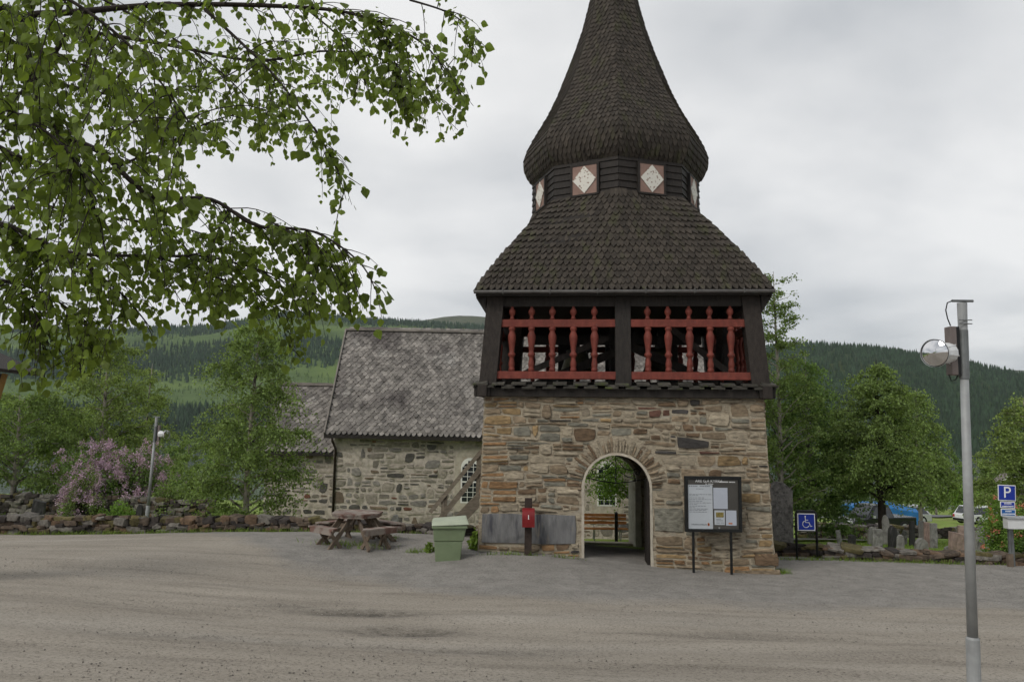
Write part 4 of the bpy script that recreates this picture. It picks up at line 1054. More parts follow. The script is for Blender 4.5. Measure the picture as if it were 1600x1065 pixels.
a = sp(700, 836); b = sp(760, 772)
for i in range(7):
    p = a.lerp(b, i / 6); m = MB(); m.box((p.x, YS + 0.5, p.z), (0.26, 0.95, 0.04)); m.build('step', M['grey_wood'], st)

# ------------------------------------------------------------------ dry stone walls
wrng = random.Random(5)
def rough_block(seed):
    r = random.Random(seed); m = MB(); c = 0.17
    V = []
    for sx in (-1, 1):
        for sy in (-1, 1):
            for sz in (-1, 1):
                for ax in range(3):
                    p = [sx * .5, sy * .5, sz * .5]; cc = c * r.uniform(.5, 1.6); p[ax] *= (1 - 2 * cc)
                    V.append(Vector([q + r.uniform(-.05, .05) for q in p]))
    import bmesh
    bm = bmesh.new()
    for p in V: bm.verts.new(p)
    bmesh.ops.convex_hull(bm, input=bm.verts)
    me = bpy.data.meshes.new('rough_block'); bm.to_mesh(me); bm.free(); return me
BLK = {}
for n, c in WST:
    BLK[n] = []
    for i in range(5):
        me = rough_block(hash(n) % 97 + i * 13 if False else (len(n) * 31 + i * 13)); me.materials.append(M[n]); BLK[n].append(me)
def dry_wall(label, pts, heights, weights, nmax=298, sw=(0.22, 0.5), sh=(0.10, 0.18), thick=0.5):
    """pts: list of (x,y); heights: wall height at each point"""
    P = [Vector((x, y, 0)) for x, y in pts]; seg = [(b - a).length for a, b in zip(P[:-1], P[1:])]; T = sum(seg)
    cum = [0]
    for s_ in seg: cum.append(cum[-1] + s_)
    def ev(s):
        for i in range(len(seg)):
            if s <= cum[i + 1] or i == len(seg) - 1:
                f = (s - cum[i]) / seg[i]; d = (P[i + 1] - P[i]).normalized()
                return P[i].lerp(P[i + 1], f), d, heights[i] + (heights[i + 1] - heights[i]) * f
    p0, _, _ = ev(0)
    w = thing('stone_wall', label, 'wall', (p0.x, p0.y, G(p0.x, p0.y)))
    o0 = origin(w)
    core_ = MB(); n = max(2, int(T / 0.8)); vs = []
    for i in range(n + 1):
        p, d, h = ev(T * i / n); s_ = Vector((d.y, -d.x, 0)); g = G(p.x, p.y)
        for a, z in ((-1, -0.15), (-.8, h * 0.80), (.8, h * 0.80), (1, -0.15)): q = p + s_ * a * thick * 0.36; vs.append((q.x, q.y, g + z))
    core_.add(vs, [(i * 4 + k, i * 4 + k + 1, i * 4 + k + 5, i * 4 + k + 4) for i in range(n) for k in range(3)]); core_.build('wall_core', M['soil'], w)
    items = []
    s = 0.0
    row = 0; z = 0.0
    maxh = max(heights)
    while z < maxh:
        rh = wrng.uniform(*sh); s = -wrng.random() * 0.2
        while s < T:
            ww = wrng.uniform(*sw); p, d, h = ev(max(0, min(T, s + ww / 2)))
            if z < h - 0.04:
                hh = min(rh, h - z + wrng.uniform(0, .05)) * wrng.uniform(.85, 1.25)
                items.append((p, d, z + hh * .45, ww, hh, z + rh >= h - .06))
            s += ww * 0.97
        z += rh * 0.93
    wrng.shuffle(items)
    names_ = [n for n, c in WST]; rest = []
    for i, (p, d, z, ww, hh, top) in enumerate(items):
        wt = list(weights)
        if top: wt[4] *= 2.5
        mn = wrng.choices(names_, wt)[0]; me = wrng.choice(BLK[mn])
        g = G(p.x, p.y); s_ = Vector((d.y, -d.x, 0)); q = p + s_ * wrng.uniform(-.05, .05)
        loc = Vector((q.x, q.y, g + z)) - o0; ang = math.atan2(d.y, d.x)
        rot = (wrng.uniform(-.2, .2), wrng.uniform(-.2, .2), ang + wrng.uniform(-.3, .3)); sc = (ww * 1.08, thick * wrng.uniform(.75, 1.15), hh * wrng.uniform(1.0, 1.4))
        if i < nmax: place('stone', me, w, loc, rot, sc)
        else: rest.append((me, loc, rot, sc, names_.index(mn)))
    if rest:
        m = MB()
        from mathutils import Euler
        for me, loc, rot, sc, mi in rest:
            R = Euler(rot).to_matrix(); m.add([R @ Vector((v.co.x * sc[0], v.co.y * sc[1], v.co.z * sc[2])) + loc for v in me.vertices], [tuple(p.vertices) for p in me.polygons], mi)
        tag(m.build('loose_stones', [M[n] for n in names_], w, local=True), kind='stuff')
    return w
def wx_(px, v, Y): p = at(px, v, Y); return (p.x, Y)
dry_wall('low mossy dry stone wall along the gravel yard left of the picnic table', [wx_(-120, 833, 24.1), wx_(0, 833, 24.1), wx_(240, 832, 24.1), wx_(480, 830, 24.1), wx_(600, 832, 24.2), wx_(738, 838, 23.6)], [0.52, 0.52, 0.46, 0.38, 0.32, 0.30], [3, 3, 1.3, 3, 1.4], sw=(0.14, 0.42), sh=(0.07, 0.16))
dry_wall('taller grey dry stone wall behind the lilac on the left', [wx_(-140, 806, 31), wx_(0, 806, 31), wx_(150, 806, 31), wx_(330, 808, 31)], [0.75, 0.75, 0.78, 0.72], [2, 5, 1, 3, .6], sw=(0.16, 0.42), sh=(0.08, 0.17))
dry_wall('low rusty dry stone wall beside the disabled parking sign', [wx_(1203, 868, 21.9), wx_(1300, 872, 21.3), wx_(1450, 878, 21.1), wx_(1600, 884, 20.9), wx_(1720, 890, 20.7)], [0.34, 0.34, 0.30, 0.26, 0.28], [4, 2, 2.4, 2.5, 1.6], sw=(0.16, 0.55), sh=(0.05, 0.12))
dry_wall('grey dry stone wall at the far side of the graves', [wx_(1250, 835, 37), wx_(1330, 835, 37), wx_(1480, 832, 38), wx_(1640, 830, 39)], [0.7, 0.55, 0.5, 0.5], [2, 5, 1, 4, 1])

# ------------------------------------------------------------------ grave stones
def grave(px, vb, Y, w, h, m, label, kind='slab', lean_=0.0, yaw=0.0, group='old grave stones in the churchyard', name='grave_stone', d=None):
    p = at(px, vb, Y); r = random.Random(int(px * 7 + vb)); z0 = G(p.x, Y)
    o = MB(); d = d or min(0.22, w * 0.45); n = 7; rows = 5; vs = []
    for i in range(rows + 1):
        t = i / rows
        for k in range(n + 1):
            u = k / n * 2 - 1
            ww = w / 2 * (1 - 0.10 * t) * (1 + r.uniform(-.02, .02))
            top = h
            if kind == 'round': top = h * (1 - 0.20 * u * u * u * u - 0.05 * abs(u))
            if kind == 'slant': top = h * (1 - 0.10 * (u + 1) / 2)
            if kind == 'peak': top = h * (1 - 0.12 * abs(u) ** 1.3)
            if kind == 'boulder': top = h * (1 - 0.45 * u * u); 
            vs.append((u * ww, r.uniform(-.012, .012), -0.15 + (top + 0.15) * t))
    nn = len(vs); vs2 = [(x, y - d / 2, z) for x, y, z in vs] + [(x * 0.985, y + d / 2, z) for x, y, z in vs]
    W = n + 1; fs = []
    for i in range(rows):
        for k in range(n):
            a = i * W + k; fs.append((a, a + 1, a + W + 1, a + W)); b = nn + a; fs.append((b + 1, b, b + W, b + W + 1))
    for i in range(rows):
        a = i * W; fs.append((a + W, nn + a + W, nn + a, a)); b = i * W + n; fs.append((b, nn + b, nn + b + W, b + W))
    for k in range(n): a = rows * W + k; fs.append((a, a + 1, nn + a + 1, nn + a))
    o.add(vs2, fs); ob = o.build(name, M[m], None, local=True)
    ob.location = (p.x, Y, z0); ob.rotation_euler = (0, lean_, yaw)
    b = ob.modifiers.new('bevel', 'BEVEL'); b.width = 0.012; b.segments = 1; b.limit_method = 'ANGLE'; b.angle_limit = 0.7
    return tag(ob, label, 'standing stone' if name == 'standing_stone' else 'grave stone', group)
def mh(Y, v0, v1): return zat(v0, Y) - zat(v1, Y)
grave(1216, 848, 22.6, 0.80, 2.02, 'monolith', 'huge rough grey standing stone leaning beside the right corner of the tower', 'peak', 0.02, 0.15, group=None, name='standing_stone', d=0.34)
GR = [(1312, 848, 26, .16, .42, 'grave_grey', 'thin grey stone behind the wall right of the disabled sign', 'slab', -.12),
      (1331, 852, 25, .26, .36, 'grave_dark', 'small dark pointed stone on the grass right of the disabled sign', 'peak', .05),
      (1363, 852, 26.5, .30, .55, 'grave_grey', 'rough stone left of the birch trunk', 'round', .04),
      (1371, 858, 25, .32, .55, 'grave_grey', 'pale squared stone in front of the birch trunk', 'slab', .02),
      (1386, 850, 27, .26, .95, 'grave_grey', 'tall knobbly stone right against the birch trunk', 'round', -.03),
      (1395, 857, 25.4, .30, .62, 'grave_dark', 'dark weathered stone right of the birch trunk', 'round', .03),
      (1402, 845, 28, .17, .42, 'grave_grey', 'small pale stub, left of a pair', 'round', 0), (1413, 845, 28, .18, .46, 'grave_grey', 'small pale stub, right of a pair', 'round', .04),
      (1407, 860, 25, .24, .40, 'grave_grey', 'squat pale stone just behind the wall below the pair of stubs', 'round', .05),
      (1425, 846, 27, .19, .78, 'grave_dark', 'brown tall narrow stone, leftmost of the four tall ones', 'slab', .03),
      (1440, 848, 26.5, .18, .82, 'grave_grey', 'second of the four tall narrow stones', 'slab', 0), (1449, 850, 26.3, .22, .78, 'grave_pink', 'pinkish third of the four tall narrow stones', 'slab', .02),
      (1459, 854, 26, .24, .76, 'grave_grey', 'grey fourth of the four tall narrow stones', 'slab', .03),
      (1440, 864, 24.6, .40, .34, 'grave_grey', 'low dark boulder stone behind the wall', 'boulder', 0),
      (1484, 862, 24.4, .34, .14, 'grave_grey', 'flat boulder barely showing over the wall', 'boulder', 0),
      (1495, 866, 24.2, .44, .60, 'grave_pink', 'broad pinkish slab left of the lamp post', 'slant', .03),
      (1503, 850, 26.8, .26, .70, 'grave_pink', 'tall pink stone behind the broad slab left of the lamp post', 'slab', .01),
      (1530, 868, 24.4, .30, .62, 'grave_grey', 'grey slab close to the right side of the lamp post', 'slab', .06),
      (1533, 848, 27.5, .20, .74, 'grave_grey', 'tall grey stone behind the slabs right of the lamp post', 'slab', .02),
      (1547, 868, 24.2, .22, .62, 'grave_grey', 'pale narrow slab nearest to the parking sign', 'slant', .04)]
for (px, vb, Y, w, h, m, lb, kd, ln) in GR: grave(px, vb, Y, w, h, m, lb, kd, ln, yaw=((px * 13) % 7 - 3) * 0.12)
grave(58, 806, 26.5, .42, .92, 'grave_dark', 'dark slanted grave stone behind the left wall', 'slant', .06, .2)
grave(217, 805, 27, .24, .78, 'grave_dark', 'tall brown dark stone beside the far lamp post', 'round', .05, -.1)
grave(256, 806, 27, .30, .46, 'grave_dark', 'short black stone right of the far lamp post', 'slant', .05, .2)
grave(617, 832, 25.6, .26, .62, 'grave_grey', 'greenish stone post behind the picnic table', 'round', .02, 0)

# ------------------------------------------------------------------ notice board
nb = thing('notice_board', 'black framed glazed church notice board on two thin legs', 'notice board', tuple(on(1113, 888, 17.95)))
YN = 17.95
a = at(1069, 743, YN); b = at(1159, 831, YN)
bw = b.x - a.x; bh = a.z - b.z; bc = (a + b) / 2
m = MB(); m.box(bc, (bw - .08, .05, bh - .08)); m.build('back_panel', M['board_back'], nb)
for (c, s_) in (((bc.x, YN - .01, a.z - .035), (bw, .11, .07)), ((bc.x, YN - .01, b.z + .035), (bw, .11, .07)), ((a.x + .035, YN - .01, bc.z), (.07, .108, bh - .14)), ((b.x - .035, YN - .01, bc.z), (.07, .108, bh - .14))):
    m = MB(); m.box(c, s_); m.build('frame', M['frame_black'], nb, bevel=0.006)
for px in (1083, 1142):
    p = at(px, 830, YN); g = G(p.x, YN); m = MB(); m.box((p.x, YN, (p.z + g) / 2 - .05), (.05, .05, p.z - g + .2)); m.build('leg', M['frame_black'], nb)
def sheet(u0, u1, v0, v1, m, nm='paper_sheet'):
    # u, v measured in the board's own frame, 0..1 from its upper left corner
    mb = MB(); x0 = a.x + bw * u0; x1 = a.x + bw * u1; z0 = a.z - bh * v0; z1 = a.z - bh * v1
    mb.box(((x0 + x1) / 2, YN - .030, (z0 + z1) / 2), (x1 - x0, .006, abs(z1 - z0))); return mb.build(nm, M[m], nb), (x0, x1, z0, z1)
def bars(parent, rects, mt, y=YN - .0355, nm='print'):
    mb = MB()
    for (u0, u1, v0, v1) in rects:
        x0 = a.x + bw * u0; x1 = a.x + bw * u1; z0 = a.z - bh * v0; z1 = a.z - bh * v1
        mb.box(((x0 + x1) / 2, y, (z0 + z1) / 2), (x1 - x0, .002, abs(z1 - z0)))
    return mb.build(nm, M[mt], parent)
s1, _ = sheet(.055, .49, .155, .945, 'paper'); s2, _ = sheet(.505, .755, .205, .585, 'paper_blue'); s3, _ = sheet(.52, .70, .61, .87, 'paper'); s4, _ = sheet(.72, .905, .61, .88, 'paper_blue')
m_, _ = sheet(.055, .94, .045, .148, 'board_back', 'heading_strip')
prng = random.Random(3); R_ = []
for v in (.172,): R_ += [(.08 + .031 * k, .08 + .031 * k + .02, v, v + .016) for k in range(12) if k != 5]
for v in (.225, .325, .345, .385, .415, .445, .475, .505, .535, .56, .585, .61, .64):
    u = .08 + (.12 if v in (.225,) else 0)
    end = {.225: .30, .325: .46, .345: .2, .385: .30, .415: .46, .445: .30, .475: .46, .505: .16, .535: .34, .56: .16, .585: .36, .61: .36, .64: .36}[v]
    while u < end: w = prng.uniform(.02, .06); R_.append((u, min(u + w, .465), v, v + .007)); u += w + .012
bars(s1, R_, 'print_grey')
bars(s3, [(.545, .68, .645, .735)], 'print_olive', nm='photo_print')
bars(s3, [(.55, .63, .765, .772), (.55, .67, .79, .797), (.55, .61, .83, .838), (.63, .69, .83, .838)], 'print_grey')
bars(s4, [(.765, .795, .83, .855), (.80, .83, .83, .855), (.79, .805, .84, .848)], 'print_orange')
bars(s1, [(.395, .43, .845, .885), (.405, .42, .838, .892)], 'print_orange', nm='emblem')
def bpos(u, v): return Vector((a.x + bw * u, YN - .0355, a.z - bh * v)) - origin(nb)
text('ÅRE G:A KYRKA', 0.088, bpos(.43, .088), M['print_white'], nb)
text('SVENSKA KYRKAN', 0.042, bpos(.245, .868), M['print_grey'], nb)
bars(m_, [(.615 + .022 * k, .615 + .022 * k + .016, .09, .108) for k in range(7)] + [(.785 + .022 * k, .785 + .022 * k + .016, .092, .108) for k in range(5)] + [(.365 + .016 * k, .365 + .016 * k + .012, .132, .142) for k in range(9) if k != 2], 'print_white', y=YN - .0345)
m = MB(); m.box((a.x + bw * .6, YN - .035, a.z - bh * .925), (.03, .02, .03)); m.build('lock', M['galvanised'], nb)

# ------------------------------------------------------------------ donation box on a post
p = on(825, 873, 18.35); db = thing('collection_box', 'small red arched metal box on a dark wooden post', 'box', tuple(p))
YD = 18.35; t_ = at(825, 778, YD)
m = MB(); m.box((p.x, YD + .06, (t_.z + p.z) / 2 - .1), (.17, .10, t_.z - p.z + .2)); m.build('post', M['post_brown'], db, bevel=.008)
m = MB(); A = at(816, 793, YD); B = at(835, 822, YD); wv = B.x - A.x; hv = A.z - B.z
prof = [(0, B.z), (-.17, B.z), (-.19, B.z + hv * .45)] + [(-.19 * math.cos(q) , B.z + hv * .5 + hv * .5 * math.sin(q)) for q in [math.pi / 2 * i / 8 for i in range(1, 9)]]
vs = [(A.x, YD + y, z) for y, z in prof] + [(B.x, YD + y, z) for y, z in prof]; n = len(prof)
m.add(vs, [tuple(range(n)), tuple(range(2 * n - 1, n - 1, -1))] + [(i, n + i, n + (i + 1) % n, (i + 1) % n) for i in range(n)]); m.build('box_body', M['box_red'], db)
m = MB(); m.box((A.x + wv * .5, YD - .193, B.z + hv * .55), (.018, .008, .10)); m.build('coin_slot', M['print_white'], db)

# ------------------------------------------------------------------ grit bin
p = on(700, 868, 18.3); gb = thing('grit_bin', 'pale green plastic grit bin with sloping lid beside the tower', 'bin', tuple(p), 0.0)
def frustum(mb, x0, x1, X0, X1, z0, z1, y0, y1, Y0, Y1):
    mb.add([(x0, y0, z0), (x1, y0, z0), (x1, y1, z0), (x0, y1, z0), (X0, Y0, z1), (X1, Y0, z1), (X1, Y1, z1), (X0, Y1, z1)],
           [(0, 3, 2, 1), (4, 5, 6, 7), (0, 1, 5, 4), (1, 2, 6, 5), (2, 3, 7, 6), (3, 0, 4, 7)])
m = MB(); frustum(m, -.29, .27, -.33, .32, -.08, .40, -.30, .30, -.32, .32); m.build('lower_body', M['bin_green'], gb, local=True, bevel=.02)
m = MB(); frustum(m, -.34, .34, -.36, .40, .405, .72, -.33, .33, -.36, .36); m.build('upper_body', M['bin_green'], gb, local=True, bevel=.02)
m = MB(); frustum(m, -.39, .43, -.38, .42, .70, .76, -.40, .40, -.40, .40); m.build('rim', M['bin_green'], gb, local=True, bevel=.015)
m = MB(); m.add([(-.40, -.42, .76), (.46, -.42, .79), (.46, .42, .79), (-.40, .42, .76), (-.36, -.34, .85), (.42, -.34, .90), (.42, .36, .92), (-.36, .36, .86)],
           [(0, 3, 2, 1), (4, 5, 6, 7), (0, 1, 5, 4), (1, 2, 6, 5), (2, 3, 7, 6), (3, 0, 4, 7)]); m.build('lid', M['bin_lid'], gb, local=True, bevel=.02)
gb.rotation_euler = (0, 0.0, 0.10)

# ------------------------------------------------------------------ picnic table
p = on(557, 846, 19.7); pt = thing('picnic_table', 'red brown octagonal wooden picnic table with attached benches by the low wall', 'picnic table', tuple(p), math.radians(45))
def oct_y(r, x):      # half depth of an octagon of inradius r at offset x
    k = r * (math.sqrt(2) - 1); return r if abs(x) <= k else r - (abs(x) - k)
Rr = 0.60; npl = 9
for i in range(npl):
    x0 = -Rr + 2 * Rr * i / npl; x1 = x0 + 2 * Rr / npl - .008
    a0, a1 = oct_y(Rr, x0), oct_y(Rr, x1); m = MB()
    P = [(x0, -a0), (x1, -a1), (x1, a1), (x0, a0)]
    m.add([(x, y, .72) for x, y in P] + [(x, y, .76) for x, y in P], [(3, 2, 1, 0), (4, 5, 6, 7), (0, 1, 5, 4), (1, 2, 6, 5), (2, 3, 7, 6), (3, 0, 4, 7)]); m.build('plank', M['table_red'], pt, local=True)
m = MB(); k_ = (Rr - .02) * (math.sqrt(2) - 1); r_ = Rr - .02
P = [(k_, -r_), (r_, -k_), (r_, k_), (k_, r_), (-k_, r_), (-r_, k_), (-r_, -k_), (-k_, -r_)]
m.add([(x, y, .655) for x, y in P] + [(x, y, .718) for x, y in P], [tuple(range(7, -1, -1)), tuple(range(8, 16))] + [(i, (i + 1) % 8, 8 + (i + 1) % 8, 8 + i) for i in range(8)]); m.build('apron', M['table_red'], pt, local=True)
for q in range(4):
    Rq = Matrix.Rotation(q * math.pi / 2, 3, 'Z')
    for j in range(2):
        m = MB(); y0 = -0.78 - .14 * j; y1 = y0 - .13; h0 = 0.30 + .10 * j + .04; h1 = h0 + .12
        P = [(-h0, y0), (h0, y0), (h1, y1), (-h1, y1)]
        m.add([Rq @ Vector((x, y, .42)) for x, y in P] + [Rq @ Vector((x, y, .46)) for x, y in P], [(3, 2, 1, 0), (4, 5, 6, 7), (0, 1, 5, 4), (1, 2, 6, 5), (2, 3, 7, 6), (3, 0, 4, 7)]); m.build('bench_plank', M['table_red'], pt, local=True)
    m = MB(); m.box(Rq @ Vector((0, -1.035, .37)), (0.95, .03, .11), Rq); m.build('bench_apron', M['table_red'], pt, local=True)
    for s_ in (-1, 1):
        m = MB(); m.beam(Rq @ Vector((s_ * .18, -.30, .66)), Rq @ Vector((s_ * .30, -.98, -.06)), .05, .10); m.build('leg', M['table_leg'], pt, local=True)
        m = MB(); m.beam(Rq @ Vector((s_ * .20, -.95, .40)), Rq @ Vector((s_ * .26, -.62, -.04)), .045, .09); m.build('leg', M['table_leg'], pt, local=True)
    m = MB(); m.beam(Rq @ Vector((0, -.15, .37)), Rq @ Vector((0, -1.02, .37)), .045, .09); m.build('bearer', M['table_leg'], pt, local=True)

# ------------------------------------------------------------------ signs
p = on(1259, 870, 20.9); YH = 20.9; ds = thing('parking_sign', 'blue wheelchair parking sign in a black frame on two posts', 'sign', tuple(p))
A = at(1245, 801, YH); B = at(1274, 829, YH)
m = MB(); pts = [Vector((A.x - .03, YH, p.z - .1)), Vector((A.x - .03, YH, A.z - .02)), Vector((A.x + .02, YH, A.z + .05)), Vector((B.x - .02, YH, A.z + .05)), Vector((B.x + .03, YH, A.z - .02)), Vector((B.x + .03, YH, G(B.x, YH) - .1))]
m.tube(pts, .033, 8); m.build('frame', M['frame_black'], ds, smooth=True)
cc = (A + B) / 2; wv = B.x - A.x; hv = A.z - B.z
m = MB(); m.box((cc.x, YH + .0, cc.z), (wv + .02, .02, hv + .03)); m.build('backing', M['frame_black'], ds)
m = MB(); m.box((cc.x, YH - .014, cc.z), (wv - .01, .008, hv - .01)); m.build('border', M['print_white'], ds, bevel=0.003)
m = MB(); m.box((cc.x, YH - .020, cc.z), (wv - .06, .006, hv - .06)); m.build('panel', M['sign_blue'], ds)
sy = YH - .0245; s_ = hv / 1.05
def q2(u, v): return Vector((cc.x + (u - .5) * s_, sy, cc.z + (.5 - v) * s_))
m = MB(); m.lathe([(.045 * s_, 0), (.045 * s_, .003)], 12, q2(.44, .17), axis='y')
m.tube([q2(.43, .22), q2(.45, .52), q2(.66, .53), q2(.74, .76), q2(.83, .72)], .028 * s_, 5); m.tube([q2(.44, .37), q2(.60, .38)], .024 * s_, 5)
m.tube([q2(.47 + .20 * math.cos(t), .62 + .20 * math.sin(t)) for t in [math.radians(-110 - 14 * i) for i in range(17)]], .024 * s_, 5); m.build('wheelchair_symbol', M['print_white'], ds)

YP = 20.45; p = on(1581, 884, YP); ps = thing('parking_sign', 'blue parking sign with two small plates on a galvanised post', 'sign', tuple(p))
tp = at(1575, 757, YP)
m = MB(); m.beam((p.x - .005, YP + .05, p.z - .1), (tp.x, YP + .05, tp.z), .055, .055, up=(0, 1, 0)); m.build('post', M['galvanised_dark'], ps)
m = MB(); m.beam((p.x + .10, YP + .08, p.z - .1), (p.x + .09, YP + .08, p.z + .95), .07, .05, up=(0, 1, 0)); m.build('stake', M['galvanised_dark'], ps)
m = MB(); m.box((p.x - .01, YP + .045, p.z + .1), (.13, .1, .45)); m.build('foot_sleeve', M['table_leg'], ps)
Rt = Matrix.Rotation(0.035, 3, 'Y')
def plate(px0, v0, px1, v1, mt):
    A = at(px0, v0, YP); B = at(px1, v1, YP); c = (A + B) / 2; w_, h_ = B.x - A.x, A.z - B.z
    m = MB(); m.box((c.x, YP, c.z), (w_, .012, h_), Rt); m.build('border', M['print_white'], ps)
    m = MB(); m.box((c.x, YP - .009, c.z), (w_ - .04, .006, h_ - .04), Rt); m.build('panel', M[mt], ps); return c, w_, h_
c, w_, h_ = plate(1558.5, 757, 1587.5, 782, 'sign_blue'); text('P', h_ * 1.02, c - origin(ps) + Vector((0, -.0125, 0)), M['print_white'], ps, rot=(math.pi / 2, 0.035, 0))
for (r, mt, cols) in (((1562.5, 783, 1586, 793.5), 'sign_blue', ((5, 8), (7, 9))), ((1563.5, 794.5, 1587, 806), 'sign_blue_light', ((4,), (9,)))):
    c, w_, h_ = plate(*r, mt); m = MB()
    for li, n_ in enumerate(((6,), (9,)) if mt == 'sign_blue' else ((5,), (10,))):
        for k in range(n_[0]): m.box((c.x + (k - (n_[0] - 1) / 2) * .033, YP - .0135, c.z + (.035 if li == 0 else -.035)), (.023, .002, .032), Rt)
    m.build('small_print', M['print_white'], ps)
A = at(1567, 806, YP); B = at(1606, 825, YP); mb_ = thing('letter_box', 'pale grey metal box mounted under the parking sign', 'box', (A.x, YP - .12, B.z))
m = MB(); m.box(((A.x + B.x) / 2, YP - .09, (A.z + B.z) / 2 - .02), (B.x - A.x, .22, A.z - B.z - .04)); m.build('box_body', M['lamp_housing'], mb_, bevel=.01)
m = MB(); m.box(((A.x + B.x) / 2, YP - .10, A.z - .02), (B.x - A.x + .03, .27, .03), Matrix.Rotation(.12, 3, 'X')); m.build('roof_flap', M['galvanised'], mb_)

# small roofed notice shelter and rail far behind the parking sign
Yk = 38; p = on(1572, 800, Yk); ks = thing('notice_shelter', 'small gabled notice shelter with pale roof edges behind the parking sign', 'shelter', tuple(p))
A = at(1556, 752, Yk); B = at(1590, 752, Yk); T_ = at(1572, 740, Yk)
for e_ in (A, B):
    m = MB(); m.beam((e_.x, Yk, e_.z - .05), (T_.x, Yk, T_.z), .7, .06, up=(0, 0, 1)); m.build('roof', M['ridge_board'], ks)
    m = MB(); m.beam((e_.x, Yk - .36, e_.z - .05), (T_.x, Yk - .36, T_.z), .03, .07, up=(0, 0, 1)); m.build('barge_board', M['white_paint'], ks)
    sgn = 1 if e_ is A else -1
    m = MB(); m.box((e_.x + sgn * .12, Yk, (e_.z + p.z) / 2), (.10, .10, e_.z - p.z)); m.build('post', M['grey_wood'], ks)
m = MB(); m.box((T_.x, Yk, (A.z + p.z) / 2 + .35), (B.x - A.x - .35, .06, .8)); m.build('board', M['table_leg'], ks)
p = on(1550, 815, 36); rl = thing('wooden_rail', 'short pale wooden rail fence left of the parking sign', 'fence', tuple(p))
m = MB(); q = at(1546, 772, 36); m.box((q.x, 36, (q.z + p.z) / 2), (.14, .14, q.z - p.z + .1)); m.build('post', M['bench_wood'], rl)
m = MB(); q2_ = at(1590, 772, 36); m.box((q2_.x, 36, (q.z + p.z) / 2), (.14, .14, q.z - p.z + .1)); m.build('post', M['bench_wood'], rl)
for v in (771, 778, 786): 
    A = at(1545, v, 36); B = at(1592, v, 36); m = MB(); m.beam((A.x, 35.9, A.z), (B.x, 35.9, B.z), .04, .08); m.build('rail', M['ridge_board'], rl)

